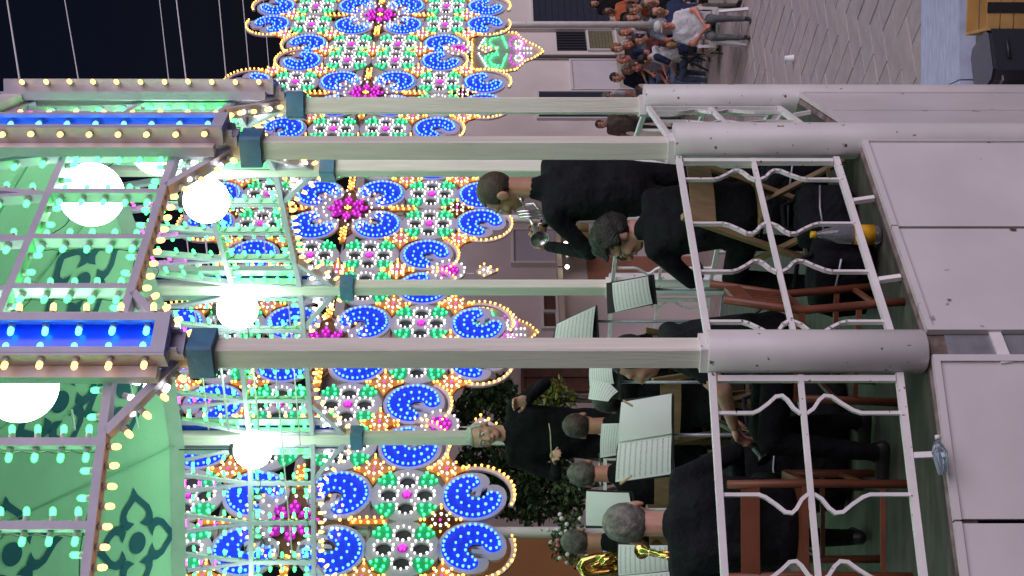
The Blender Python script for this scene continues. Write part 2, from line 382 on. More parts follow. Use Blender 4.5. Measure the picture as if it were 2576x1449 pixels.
def fascia_bulbs():
    X = ca2; L = []
    cols = [-fhw] + nodes + [fhw]
    for c0, c1 in zip(cols[:-1], cols[1:]):
        for k in range(5):
            z = ZL + .06 + k * (ZM - ZL - .1) / 4.2
            L.append(('g', (X, c0 + .02, z), (0.05, 1, .1))); L.append(('g', (X, c1 - .02, z), (0.05, -1, .1)))
        for k in (1, 2): L.append(('g', (X, c0 + (c1 - c0) * k / 3, ZL + .018), (.05, 0, 1)))
        for k in (.35, .7): L.append(('g', (X, c0 + (c1 - c0) * k, ZM - .018), (.05, 0, -1)))
    n = 9
    for k in range(n):
        y = (-.5 + (k + .5) / n) * fhw * 1.08
        L.append(('y', (X, y, ZL - .018), (.12, 0, -1)))
    for s in (-1, 1):
        p, q = Vector((X, s * fhw * .56, ZL - .03)), Vector((X, s * fhw, ZB + .15)); d = (q - p).normalized()
        nrm = Vector((.1, -s * abs(d.z), -abs(d.y)))
        for k in range(4): L.append(('y', p.lerp(q, .12 + .26 * k) + nrm * .018, nrm))
        for k, (fy, fz) in enumerate(((.70, .06), (.80, .06), (.90, .07), (.92, .16), (.90, .25))):
            L.append(('w', (X, s * fhw * fy, ZL - fz), (0, -s * (1 if k > 2 else .2), -.9 if k < 3 else .3)))
    # triangles above the middle rail
    for y, (t0, t1) in zip(nodes, ((ftop[1], ftop[2]), (ftop[3], ftop[4]), (ftop[5], ftop[6]))):
        for k in range(3):
            f = .45 + .2 * k
            L.append(('m', (X, y + (t0 - y) * f + .012, ZM + (ZT - ZM) * f), (.1, 1, .2))); L.append(('m', (X, y + (t1 - y) * f - .012, ZM + (ZT - ZM) * f), (.1, -1, .2)))
    edges = [(-fhw + .02, -fhw + .16, 1)]
    for y, (t0, t1) in zip(nodes, ((ftop[1], ftop[2]), (ftop[3], ftop[4]), (ftop[5], ftop[6]))): edges += [(y, t0, -1), (y, t1, 1)]
    edges.append((fhw - .02, fhw - .16, -1))
    for y, t, s in edges:
        for k in range(4):
            f = .14 + .2 * k
            L.append(('g', (X, y + (t - y) * f + s * .014, ZM + (ZT - ZM) * f), (.05, s, .15)))
    return L
FBL = fascia_bulbs()
def fascia_wires():
    b = MB(); X = ca2 - .03
    for c0, c1 in zip(([-fhw] + nodes), (nodes + [fhw])):
        for yy, sg in ((c0 + .024, 1), (c1 - .024, -1)):
            pts = [Vector((X, yy + sg * .010 * math.sin(k * 2.1) ** 2, ZL + .03 + k * (ZM - ZL - .06) / 14)) for k in range(15)]; b.tube(pts, .0032, 4)
    for y0, y1, z, dr in ((-.5, -.18, ZM - .02, .07), (.05, .33, ZM - .02, .10), (-.25, .1, ZL + .03, -.02), (.3, .6, ZT - .03, .09)):
        b.tube([Vector((X, y0 + (y1 - y0) * t / 8, z - dr * math.sin(math.pi * t / 8))) for t in range(9)], .003, 4)
    return b.mesh('wiring', mat('wire_black', (.03, .04, .03), .5))
FWR = fascia_wires()
for i in range(-4, 10):
    a = A0 + ST * (i + .5)
    fa = bpart('light_panel', FAS, a); link('wiring', FWR, fa, kind='stuff')
    place_bulbs(FBL, fa, i in fascia_near)
# cornice ring above the panels and the frieze board under the canopy edge
b = MB()
for k in range(N):
    a = A0 + ST * k; a2 = a + ST
    P = lambda r, an, z: Vector((r * math.cos(an), r * math.sin(an), z))
    b.bar(P(RR + .04, a, ZC + 2.93), P(RR + .04, a2, ZC + 2.93), .10, .12)
b.build('cornice', WHITE, band, rel=False)
b = MB()
for k in range(N):
    a = A0 + ST * k; a2 = a + ST
    q = [(P(3.12, a, ZC + 2.70)), P(3.12, a2, ZC + 2.70), P(3.12, a2, ZC + 2.87), P(3.12, a, ZC + 2.87)]
    b.add(q, [(0, 1, 2, 3)])
b.build('canopy_valance', MINT, band, rel=False)
# canopy: fourteen fabric gores rising to the apex
RC, ZRIM, SLOPE = 3.16, ZC + 2.80, 0.62
def cone_z(r): return ZRIM + (RC - r) * SLOPE
canopy = link('canopy', None, band)
for k in range(N):
    a = A0 + ST * k
    b = MB(); nr, na = 20, 8; vs = []; 
    for i in range(nr + 1):
        r = RC - (RC - 0.05) * i / nr
        for j in range(na + 1):
            aa = a + ST * j / na; rr = r * math.cos(ST / 2) / math.cos((j / na - .5) * ST)
            vs.append((rr * math.cos(aa), rr * math.sin(aa), cone_z(r) - .03 * math.sin(math.pi * i / nr)))
    fs = [(i * (na + 1) + j, i * (na + 1) + j + 1, (i + 1) * (na + 1) + j + 1, (i + 1) * (na + 1) + j) for i in range(nr) for j in range(na)]
    b.add(vs, fs); b.build('fabric_gore', FABRIC, canopy, True, rel=False)
    b = MB(); pth = [(r * math.cos(a), r * math.sin(a), cone_z(r) - .035) for r in (RC, 2.4, 1.6, .8, .1)]
    b.tube(pth, .006, 5); b.build('seam', mat('seam_green', (.2, .42, .28), .8), canopy, rel=False)
# printed flowers: outline petals round a disc
def petal_loops(s=1.0):
    out = []; c = [(.20 * s * math.cos(t), .20 * s * math.sin(t)) for t in [2 * math.pi * k / 28 for k in range(28)]]; out.append([c])
    o = [(.19, .30), (.27, .27), (.42, .33), (.43, .50), (.36, .66), (.19, .80), (.08, .90), (0, 1.05)]
    i_ = [(.06, .37), (.13, .39), (.22, .44), (.245, .53), (.19, .62), (.10, .70), (.04, .75), (0, .78)]
    return c, o, i_
def flower_mesh():
    b = MB(); c, o, i_ = petal_loops()
    b.add([(x, y, 0) for x, y in c], [tuple(range(len(c)))])
    for q in range(4):
        M = Matrix.Rotation(q * math.pi / 2, 3, 'Z')
        for s in (-1, 1):
            oo = [M @ Vector((s * x * .92, y, 0)) for x, y in o]; ii = [M @ Vector((s * x, y, 0)) for x, y in i_]
            n = len(oo); b.add(oo + ii, [(k, k + 1, k + 1 + n, k + n) for k in range(n - 1)])
    return b.mesh('flower_print', TEAL)
FLW = flower_mesh()
cen = Vector((CX, CY, 0))
def gore_z(rr, ang):
    t = ((ang - A0) / ST) % 1; r = rr * math.cos((t - .5) * ST) / math.cos(ST / 2)
    return cone_z(r) - .03 * math.sin(math.pi * max(0, RC - r) / (RC - .05))
def print_flower(rad, ang, size):
    """flower printed on the underside of the canopy: every corner laid on the cloth"""
    me = FLW.copy(); bm = bmesh.new(); bm.from_mesh(me)
    bmesh.ops.subdivide_edges(bm, edges=bm.edges[:], cuts=2, use_grid_fill=False)
    c = 1 / math.sqrt(1 + SLOPE * SLOPE)
    for v in bm.verts:
        rr = rad - v.co.y * size * c; an = ang + v.co.x * size / max(rr, .3)
        v.co = (rr * math.cos(an), rr * math.sin(an), gore_z(rr, an) - .008)
    bm.to_mesh(me); bm.free(); return link('flower_print', me, canopy)
def cone_hit(px, py):
    d = Vector(((724.5 - py) / F, 1, (HZ - px) / F)); best = None
    for i in range(4000):
        Y = 6 + i * .0025; q = d * Y; r = math.hypot(q.x - CX, q.y - CY)
        if r < RC and q.z + ZC > gore_z(r, math.atan2(q.y - CY, q.x - CX)) and Y > CY - 1: return r, math.atan2(q.y - CY, q.x - CX)
    return None
for k in range(N):
    ang = A0 + ST * (k + .5)
for px, py in ((345, 1365), (30, 1393), (312, 975), (205, 712), (150, 1010)):
    h = cone_hit(px, py)
    if h: print_flower(h[0], h[1], .45)
# --- railings
def rail_parts():
    X = ca2; hw = sa2 - .10; up = Vector((1, 0, 0)); out = {}
    def one(nm, fn):
        b = MB(); fn(b); out.setdefault(nm, []).append(b.mesh(nm, WHITE))
    one('top_rail', lambda b: b.bar((X, -hw - .012, ZR - .02), (X, hw + .012, ZR - .02), .028, .03, up))
    one('mid_rail', lambda b: b.bar((X, -hw, ZD + .53), (X, hw, ZD + .53), .022, .024, up))
    one('bottom_rail', lambda b: b.bar((X, -hw - .01, ZD + .115), (X, hw + .01, ZD + .115), .03, .03, up))
    for s in (-1, 1):
        one('stile', lambda b: b.bar((X - .001, s * (hw - .016), ZD + .134), (X - .001, s * (hw - .016), ZR - .042), .026, .028, up))
        one('foot', lambda b: b.bar((X + .012, s * hw * .45, ZD + .098), (X + .03, s * hw * .45, ZD + .002), .024, .022, up))
    ys = [-.86, -.34, .20, .74]
    for k, f in enumerate(ys):
        sg = 1 if k % 2 == 0 else -1; y0 = f * hw
        def wav(b, z0, z1, y0=y0, sg=sg):
            pr = [(0, 0), (.42, 0), (.50, .15), (.62, .55), (.72, .95), (.80, 1), (.86, .75), (.93, .25), (1, 0)]
            pts = [Vector((X, y0 - sg * .075 * v, z0 + (z1 - z0) * t)) for t, v in pr]
            for p, q in zip(pts[:-1], pts[1:]):
                d = (q - p).normalized() * .004; b.bar(p - d, q + d, .0145, .018, up)
        one('baluster', lambda b: (wav(b, ZR - .036, ZD + .545), wav(b, ZD + .13, ZD + .515)))
    return out
RAILS = rail_parts()
for i in range(-4, 10):
    a = A0 + ST * (i + .5)
    rl = link('railing', None, band, (0, 0, 0), (0, 0, a))
    for nm, ms in RAILS.items():
        for m_ in ms: link(nm, m_, rl)
# --- skirt panels under the deck
def skirt_mesh(s):
    b = MB(); X = (RR + .075) * math.cos(ST / 2); hw = (RR + .075) * math.sin(ST / 2) - .058
    y0, y1 = (-hw, -.004) if s < 0 else (.004, hw); z0, z1 = 0.03, ZD - .006; fr = .028
    b.box((X, (y0 + y1) / 2, (z0 + z1) / 2), (.02, y1 - y0 - .01, z1 - z0 - .01))
    for yy in (y0 + fr / 2, y1 - fr / 2) if False else ((y0 + fr / 2,) if s < 0 else (y1 - fr / 2,)): b.box((X + .008, yy, (z0 + z1) / 2), (.03, fr, z1 - z0))
    b.box((X + .008, (y0 + y1) / 2, z1 - fr / 2), (.029, y1 - y0, fr)); b.box((X + .008, (y0 + y1) / 2, z0 + fr / 2), (.029, y1 - y0, fr))
    return b.mesh('skirt_panel', SKIRT)
SK = (skirt_mesh(-1), skirt_mesh(1))
for i in range(-4, 10):
    a = A0 + ST * (i + .5)
    for m_ in SK: bpart('skirt_panel', m_, a)
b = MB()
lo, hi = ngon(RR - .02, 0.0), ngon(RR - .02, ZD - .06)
b.add(lo + hi, [(k, (k + 1) % N, (k + 1) % N + N, k + N) for k in range(N)]); b.build('void_shade_sheet', mat('dark_void', (.03, .028, .03), .9), band, rel=False)  # near-black sheet: the darkness under the deck is put into its colour
# --- hanging globe lamps, one in each bay
GL = MB(); GL.ell((0, 0, 0), .163, nu=28, nv=18); GLM = GL.mesh('globe', E_GLOBE, True)
spots = {0: 'beside the nearest pilaster', 1: 'behind the lattice panel of the second pilaster', 2: 'half hidden behind the larger globe', 3: 'behind the standing trumpeter', 4: 'before the middle rear post', 5: 'above the conductor'}
for i in range(-4, 10):
    a = A0 + ST * i; r = 3.05
    p = Vector((CX + r * math.cos(a), CY + r * math.sin(a), ZC + 2.11))
    g = thing('globe_lamp', 'white glowing globe lamp hanging ' + spots[i] if i in spots else 'white glowing globe lamp hanging inside another bandstand post', 'lamp', p, 0, 'globe lamps round the bandstand')
    link('globe', GLM, g)
    b = MB(); b.tube([(0, 0, .16), (0, 0, .62)], .006, 6); b.build('cord', BLACKM, g, rel=False)
    b = MB(); b.lathe([(.05, .15), (.05, .19), (.02, .2)], 14); b.build('cap', BLACKM, g, rel=False)
# ================================================================== luminarie: the wall of light panels behind
BOARD = mat('white_light_board', (0.48, 0.46, 0.52), 0.6, var=0.08, vscale=6)
BLUEGLOW = mat('blue_glow_paint', (0.02, 0.06, 0.75), 0.4)  # glow of the blue bulbs inside the scrolls, put into the fill colour
GREENB = mat('green_painted_leaf', (0.02, 0.36, 0.19), 0.5)
MAGB = mat('magenta_painted_disc', (0.45, 0.02, 0.42), 0.5)
ORB = mat('amber_painted_rib', (0.60, 0.24, 0.06), 0.5)
NIGHTB = mat('night_dark_fill', (0.03, 0.035, 0.04), 0.7)  # added discs: night darkness seen through the open petals, as colour
def arc_shape(r, w0, w1, span, n=22):
    """thick C with rounded ends, opening towards +x; returns outline loop"""
    pts_o, pts_i = [], []
    for k in range(n + 1):
        t = k / n; a = span / 2 + t * (2 * math.pi - span); w = w0 + (w1 - w0) * math.sin(math.pi * t)
        pts_o.append(((r + w / 2) * math.cos(a), (r + w / 2) * math.sin(a))); pts_i.append(((r - w / 2) * math.cos(a), (r - w / 2) * math.sin(a)))
    def cap(a, w, flip):
        c = (r * math.cos(a), r * math.sin(a)); out = []
        for k in range(1, 6):
            t = math.pi * k / 6
            out.append((c[0] + w / 2 * math.cos(a + flip * t), c[1] + w / 2 * math.sin(a + flip * t)))
        return out
    a1 = span / 2 + (2 * math.pi - span); 
    return pts_o + cap(a1, w0, 1) + pts_i[::-1] + [(x, y) for x, y in cap(span / 2, w0, -1)][::-1]
def resample(loop, step):
    L = [Vector((*p, 0)) for p in loop]; out = []; acc = 0
    for p, q in zip(L, L[1:] + L[:1]):
        d = (q - p).length
        while acc < d: out.append(p.lerp(q, acc / d)[:2]); acc += step
        acc -= d
    return out
def rot2(pts, a): c, s = math.cos(a), math.sin(a); return [(x * c - y * s, x * s + y * c) for x, y in pts]
def bulbs_mesh(sets, y=-.028, r=.0145):
    """sets: list of (colour key, [(x,z)..]); little drops pointing to -Y"""
    keys = list(dict.fromkeys(k for k, _ in sets)); b = MB()
    for k, pts in sets:
        mi = keys.index(k)
        for x, z in pts:
            if random.random() < .03: continue
            rr = r * random.uniform(.78, 1.2); x += random.uniform(-.004, .004); z += random.uniform(-.004, .004); y1 = y - .03
            vs = [(x + rr * .75 * math.cos(t), y, z + rr * .75 * math.sin(t)) for t in (0, 1.257, 2.513, 3.77, 5.027)] + [(x + rr * math.cos(t), y1 + .012, z + rr * math.sin(t)) for t in (0, 1.257, 2.513, 3.77, 5.027)] + [(x, y1, z)]
            b.add(vs, [(i, (i + 1) % 5, (i + 1) % 5 + 5, i + 5) for i in range(5)] + [(5 + i, 5 + (i + 1) % 5, 10) for i in range(5)], mi)
    return b.mesh('bulbs', [FB[k] for k in keys])
def circ(cx, cz, r, n, a0=0): return [(cx + r * math.cos(a0 + 2 * math.pi * k / n), cz + r * math.sin(a0 + 2 * math.pi * k / n)) for k in range(n)]
MOT = {}
def comma(q):
    """scroll with its opening towards the diagonal q (0..3)"""
    if ('c', q) in MOT: return MOT[('c', q)]
    if 'cb' not in MOT:
        a0 = 3 * math.pi / 4
        hole = rot2(arc_shape(.178, .17, .265, R_(116)), a0); outer = rot2(arc_shape(.178, .25, .335, R_(78)), a0)
        MOT['cb'] = (plate('scroll_board', [outer, hole], .03, BOARD), plate('blue_glow_fill', [hole], .022, BLUEGLOW), bulbs_mesh([('b', resample(rot2(arc_shape(.178, .138, .225, R_(120)), a0), .056) + rot2([(.178 * math.cos(t), .178 * math.sin(t)) for t in [R_(70) + k * R_(220) / 8 for k in range(9)]], a0))]))
    ms = []
    for m in MOT['cb']:
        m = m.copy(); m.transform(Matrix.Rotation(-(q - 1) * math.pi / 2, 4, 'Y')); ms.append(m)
    MOT[('c', q)] = (ms[0], [('blue_glow_fill', ms[1]), ('bulbs', ms[2])]); return MOT[('c', q)]
def flower():
    if 'f' in MOT: return MOT['f']
    outer = [((.345 + .015 * math.cos(4 * t)) * math.cos(t), (.345 + .015 * math.cos(4 * t)) * math.sin(t)) for t in [2 * math.pi * k / 32 for k in range(32)]]
    pet = [circ(.175 * math.cos(a), .175 * math.sin(a), .078, 16) for a in (0, math.pi / 2, math.pi, 1.5 * math.pi)]
    leaves = []
    for q in range(4):
        leaves.append(rot2([(.17, -.03), (.24, -.085), (.335, -.10), (.36, 0), (.335, .10), (.24, .085), (.17, .03)], math.pi / 4 + q * math.pi / 2))
    board = plate('flower_board', [outer] + pet, .03, BOARD)
    b = MB()
    for lf in leaves: b.add([(x, -.02, z) for x, z in lf], [tuple(range(len(lf)))])
    lm = b.mesh('leaves', GREENB)
    b = MB()
    for pp in pet: b.add([(x, .012, z) for x, z in pp], [tuple(range(len(pp)))])
    dk = b.mesh('petal_night_fill', NIGHTB)
    gb = []
    for q in range(4): gb += rot2([(.215, 0), (.275, -.05), (.275, .05), (.325, -.07), (.33, 0), (.325, .07)], math.pi / 4 + q * math.pi / 2)
    wb = []
    for a in (0, math.pi / 2, math.pi, 1.5 * math.pi): wb += circ(.175 * math.cos(a), .175 * math.sin(a), .093, 10)
    b2 = MB(); b2.add([(x, -.02, z) for x, z in circ(0, 0, .05, 12)], [tuple(range(12))]); cm = b2.mesh('centre_disc', MAGB)
    bl = bulbs_mesh([('g', gb), ('w', wb), ('m', circ(0, 0, .026, 5) + [(0, 0)])])
    MOT['f'] = (board, [('leaves', lm), ('petal_night_fill', dk), ('centre_disc', cm), ('bulbs', bl)]); return MOT['f']
def medallion():
    if 'm' in MOT: return MOT['m']
    outer = [((.42 + .05 * math.cos(8 * t)) * math.cos(t), (.42 + .05 * math.cos(8 * t)) * math.sin(t)) for t in [2 * math.pi * k / 64 for k in range(64)]]
    holes = [circ(.355 * math.cos(a), .355 * math.sin(a), .038, 8) for a in [2 * math.pi * (k + .5) / 8 for k in range(8)]]
    board = plate('medallion_board', [outer] + holes, .03, BOARD)
    b = MB()
    for q in range(8):
        lf = rot2([(.06, 0), (.12, -.05), (.22, -.055), (.27, 0), (.22, .055), (.12, .05)], q * math.pi / 4)
        b.add([(x, -.02, z) for x, z in lf], [tuple(range(6))])
    pm = b.mesh('magenta_petals', MAGB)
    so = []
    for k in range(16): r = .62 if k % 4 == 0 else (.50 if k % 2 == 0 else .43); so.append((r * math.cos(k * math.pi / 8), r * math.sin(k * math.pi / 8)))
    bk = plate('amber_star_back', [so], .02, mat('brown_star_back', (.16, .075, .035), .6)); bk.transform(Matrix.Translation((0, .03, 0)))
    mb = []
    for q in range(8): mb += rot2([(.12, 0), (.18, -.03), (.18, .03), (.24, 0)], q * math.pi / 4)
    wb = circ(0, 0, .31, 20) + circ(0, 0, .40, 16, .1)
    yb = circ(0, 0, .45, 24) + circ(0, 0, .03, 4) + circ(0, 0, .53, 4) + circ(0, 0, .59, 4) + circ(0, 0, .49, 8, math.pi / 8)
    bl = bulbs_mesh([('m', mb), ('w', wb), ('y', yb)])
    MOT['m'] = (board, [('petals', pm), ('star_back', bk), ('bulbs', bl)]); return MOT['m']
def star():
    if 's' in MOT: return MOT['s']
    o = []
    for k in range(8): r = .21 if k % 2 == 0 else .10; o.append((r * math.cos(k * math.pi / 4), r * math.sin(k * math.pi / 4)))
    board = plate('star_board', [o], .03, ORB)
    bl = bulbs_mesh([('y', circ(0, 0, .19, 4) + circ(0, 0, .15, 4) + circ(0, 0, .115, 4, math.pi / 4)), ('w', circ(0, 0, .075, 8)), ('m', [(0, 0)])])
    MOT['s'] = (board, [('bulbs', bl)]); return MOT['s']
def rib(L, vert):
    key = ('r', round(L, 2), vert)
    if key in MOT: return MOT[key]
    n = int(L / .07); p = [((k + .5) / n - .5) * L for k in range(n)]
    o = [(-L / 2, -.035), (L / 2, -.035), (L / 2, .035), (-L / 2, .035)]
    bb = [(a, .03) for a in p] + [(a + .02, -.03) for a in p]
    if vert: o = rot2(o, math.pi / 2); bb = rot2(bb, math.pi / 2)
    MOT[key] = (plate('rib_board', [o], .03, ORB), [('bulbs', bulbs_mesh([('y', bb)]))]); return MOT[key]
def edge_arc(a0, a1):
    key = ('e', round(a0, 2), round(a1, 2))
    if key in MOT: return MOT[key]
    r = .385; n = max(6, int(abs(a1 - a0) * r / .062))
    pts = [(r * math.cos(a0 + (a1 - a0) * k / n), r * math.sin(a0 + (a1 - a0) * k / n)) for k in range(n + 1)]
    o = [(x * 1.03, z * 1.03) for x, z in pts] + [(x * .90, z * .90) for x, z in pts[::-1]]
    MOT[key] = (plate('edge_board', [o], .026, BOARD), [('bulbs', bulbs_mesh([('y', pts)]))]); return MOT[key]
HL = 2.0
MX = [2.19 + .80, 2.19, 1.40, .50, -.31, -1.11, -1.94, -2.76]
POSI = [Vector((HL * x, HL * (10.81 + 1.116 - 1.116 * k), 0)) for k, x in enumerate(MX)]
wdir = (POSI[1] - POSI[5]).normalized(); PITCH = (POSI[1] - POSI[5]).length / 4
wang = math.atan2(wdir.y, wdir.x)
ZMED = ZC + HL
wall_names = ['light panel at the far end of the row, past the diamond lantern', 'light panel rising above the seated crowd in front of the shuttered house', 'light panel behind the corner sleeve post and the pale house wall', 'light panel behind the standing trumpeter', 'light panel behind the nearest cream post and brown shutters', 'light panel behind the conductor, on the white pole beside the orange wall', 'light panel beyond the orange wall', 'light panel at the near end of the row']
g_ = .345
ox, oc = .357, .357 * 3
def add_motif(root, nm, m, x, z):
    board, subs = m
    o = link(nm, board, root, (x, 0, z))
    for sn, sm in subs: link(sn, sm, o, kind='stuff' if sn in ('bulbs',) else None)
    return o
for k, base in enumerate(POSI):
    root = thing('light_panel_frame', 'lacy blue-scrolled ' + wall_names[k], 'light panel', (base.x, base.y, 0), wang, 'light panels in the festival wall')
    sc_ = PITCH / 2.86
    for sx in (-1, 1):
        q_out_up = 0 if sx > 0 else 1; q_out_dn = 3 if sx > 0 else 2
        X1, X2 = sx * ox * sc_, sx * oc * sc_
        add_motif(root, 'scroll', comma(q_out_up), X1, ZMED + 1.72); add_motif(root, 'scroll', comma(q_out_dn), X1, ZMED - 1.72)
        add_motif(root, 'flower', flower(), X1, ZMED + 1.06); add_motif(root, 'flower', flower(), X1, ZMED - 1.06)
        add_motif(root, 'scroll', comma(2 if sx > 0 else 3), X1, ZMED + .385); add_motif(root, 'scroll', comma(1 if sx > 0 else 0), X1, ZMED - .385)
        add_motif(root, 'flower', flower(), X2, ZMED + .36); add_motif(root, 'flower', flower(), X2, ZMED - .36)
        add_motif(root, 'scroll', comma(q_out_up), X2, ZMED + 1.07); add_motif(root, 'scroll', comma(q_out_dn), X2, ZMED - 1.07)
        for sz in (-1, 1):
            add_motif(root, 'star', star(), sx * 2 * ox * sc_, ZMED + sz * .72); add_motif(root, 'star', star(), sx * 2 * ox * sc_, ZMED + sz * 1.44); add_motif(root, 'star', star(), 0, ZMED + sz * 1.40)
            def arc(lo, hi, x, z):
                if sx < 0: lo, hi = math.pi - hi, math.pi - lo
                if sz < 0: lo, hi = -hi, -lo
                add_motif(root, 'edge_lights', edge_arc(lo, hi), x, z)
            arc(R_(-38), R_(112), X1, ZMED + sz * 1.72); arc(R_(2), R_(150), X2, ZMED + sz * 1.07)
        add_motif(root, 'star', star(), sx * 4 * ox * sc_ - sx * .001, ZMED)
        add_motif(root, 'star', star(), sx * 4 * ox * sc_ - sx * .001, ZMED + .72); add_motif(root, 'star', star(), sx * 4 * ox * sc_ - sx * .001, ZMED - .72)
        add_motif(root, 'amber_rib', rib(.36, True), 0, ZMED + sx * .72)
        add_motif(root, 'amber_rib', rib(.30, False), sx * .6, ZMED)
    add_motif(root, 'medallion', medallion(), 0, ZMED)
    b = MB()
    for sx in (-1, 1):
        b.bar((sx * oc * sc_, .045, ZMED - 1.35), (sx * oc * sc_, .045, ZMED + 1.35), .03, .03); b.bar((sx * ox * sc_, .045, ZMED - 2.0), (sx * ox * sc_, .045, ZMED + 2.0), .03, .03)
    for z in (-1.4, -.72, 0, .72, 1.4): b.bar((-PITCH / 2 + .02, .075, ZMED + z), (PITCH / 2 - .02, .075, ZMED + z), .025, .025)
    b.build('back_frame', mat('grey_frame_wood', (.34, .33, .36), .7), root, rel=False)
    b = MB(); b.lathe([(.055, 0), (.055, ZMED + 2.1)], 14, Matrix.Translation((0, .14, 0))); b.build('pole', WHITE, root, True, rel=False)
# notch pendants
def pendant(base, label):
    root = thing('light_pendant', label, 'light pendant', base, wang, 'small pendants between the light panels')
    outer = circ(0, 0, .20, 24); board = plate('pendant_board', [outer], .03, BOARD)
    o = link('rosette', board, root, (0, 0, 0))
    b = MB(); b.add([(x, -.02, z) for x, z in circ(0, 0, .12, 16)], [tuple(range(16))]); link('magenta_disc', b.mesh('magenta_disc', MAGB), o)
    link('bulbs', bulbs_mesh([('w', circ(0, 0, .19, 14)), ('m', circ(0, 0, .10, 8) + circ(0, 0, .05, 4))]), o, kind='stuff')
    o2 = link('drop', plate('drop_board', [[(-.12, 0), (0, -.16), (.12, 0), (0, .10)]], .03, BOARD), root, (0, 0, -.42))
    link('bulbs', bulbs_mesh([('y', [(-.12, 0), (-.06, -.08), (0, -.16), (.06, -.08), (.12, 0), (.06, .05), (-.06, .05)]), ('w', [(0, 0), (.03, -.05), (-.03, -.05)])]), o2, kind='stuff')
    b = MB(); b.tube([(0, .02, 1.0), (0, .02, -.3)], .006, 5); b.build('wire', WIREM, root, rel=False)
wl = ['small magenta light rosette hanging left of the diamond lantern', 'small magenta light rosette hanging above the pale house wall', 'small magenta light rosette hanging beside the middle rear post', 'small magenta light rosette hanging beside the conductor']
for k in range(1, 5):
    m_ = (POSI[k] + POSI[k + 1]) / 2; p = m_ + Vector((.10 * wdir.x, .10 * wdir.y, ZC + .70)) if k == 1 else m_ + Vector((0, 0, ZC + .66))
    pendant(p, wl[k - 1])
# diamond lantern of lights
def lantern(base, label, rz):
    root = thing('diamond_lantern', label, 'light lantern', base, rz, 'diamond lanterns of lights'); root.scale = (1.3,) * 3
    prof = [(-.30, .55), (.30, .55), (.33, .10), (.30, -.05), (.17, -.16), (.10, -.30), (0, -.42), (-.10, -.30), (-.17, -.16), (-.30, -.05), (-.33, .10)]
    link('outline', plate('outline', [prof], .03, BOARD), root)
    o = link('cross_bars', plate('cross_bars', [[(-.02, .5), (.02, .5), (.02, .03), (.26, .03), (.26, -.01), (.02, -.01), (.02, -.33), (-.02, -.33), (-.02, -.01), (-.26, -.01), (-.26, .03), (-.02, .03)]], .025, BOARD), root)
    gb, wb, pb = [], [], []
    for s in (-1, 1):
        for t in range(9):
            a = t / 8 * math.pi; gb += [(s * .15 + .13 * math.cos(a), .22 + .16 * math.sin(a)), (s * .15 + .09 * math.cos(a), .20 + .11 * math.sin(a))]
        wb += circ(s * .12, -.08, .05, 8) + [(s * (.05 + .04 * t), .46 - .02 * t) for t in range(6)] + [(s * .04, -.05 - .05 * t) for t in range(5)]; gb += [(s * (.06 + .035 * t), .08 + .012 * t) for t in range(7)]
        pb += circ(s * .13, -.06, .10, 12)
    link('bulbs', bulbs_mesh([('y', resample(prof, .05)), ('g', gb), ('w', wb), ('m', pb)], r=.014), root, kind='stuff')
    b = MB(); b.tube([(0, .02, .5), (0, .02, 1.3)], .006, 5); b.build('wire', WIREM, root, rel=False)
lantern(W(1290, 132, 23.5) , 'pointed diamond lantern of green and pink lights hanging above the crowd', wang * .5)
lantern(W(1268, 838, 21.0), 'pointed diamond lantern half hidden behind the nearest cream post', wang * .5)
# sky wires
for k, ((xa, ya), (xb, yb), r) in enumerate((((14, -40), (58, 240), .011), ((158, -40), (206, 240), .007), ((398, -40), (430, 240), .006), ((440, -40), (474, 240), .009), ((548, -40), (574, 240), .007), ((608, -40), (640, 320), .006), ((660, -40), (684, 250), .005))):
    p, q = W(xa, ya, 20), W(xb, yb, 16); d = q - p
    b = MB(); b.tube([p - d * 3, p, q, q + d * 1.5], r, 5)
    b.build('overhead_wire', WIREM, None, label=['thick pale cable crossing the dark sky, highest of the wires', 'thin grey cable second below the thickest one in the dark sky', 'faint cable third below the thickest one in the dark sky', 'brighter cable in the middle of the dark sky', 'thin cable just below the bright middle one in the dark sky', 'thin cable above the tops of the light panels', 'lowest faint cable reaching the tops of the light panels'][k], cat='cable', group='cables across the night sky')
# ================================================================== houses behind the light panels
Q0 = Vector((7.0, 33.0, 0)); FD = Vector((wdir.x, wdir.y, 0)); FN = Vector((FD.y, -FD.x, 0))   # FN points to the street
if FN.y > 0: FN = -FN
def on_front(px, py):
    """pixel -> (s along the street front, z)"""
    u = (724.5 - py) / F; t = (u * Q0.y - Q0.x) / (FD.x - u * FD.y); P = Q0 + FD * t
    return t, ZC + (HZ - px) / F * P.y
def fp(s, z, out=0.0): P = Q0 + FD * s + FN * out; return Vector((P.x, P.y, z))
fang = math.atan2(FD.y, FD.x)
FM = Matrix.Rotation(fang, 3, 'Z')
def fbox(b, s0, s1, z0, z1, out, th, mi=0):
    c = fp((s0 + s1) / 2, (z0 + z1) / 2, out + th / 2); b.box(c, (abs(s1 - s0), th, abs(z1 - z0)), FM, mi)
def house(name, label, py0, py1, h, col, seed):
    sA, _ = on_front(1500, py0); sB, _ = on_front(1500, py1); s0, s1 = min(sA, sB), max(sA, sB)
    root = thing(name, label, 'house', fp((s0 + s1) / 2, 0))
    m = mat(name + '_render_%d' % seed, col, 0.85, var=0.16, vscale=1.2, bump=0.25, bscale=25)
    b = MB(); c = fp((s0 + s1) / 2, h / 2, -2.0); b.box(c, (s1 - s0 - .01, 4.0, h), FM); b.build('wall', m, root)
    b = MB(); fbox(b, s0 + .01, s1 - .01, h + .001, h + .16, -.05, .3); b.build('cornice', mat('cornice_stone', (.5, .47, .45), .8, var=.2), root)
    return root, s0, s1
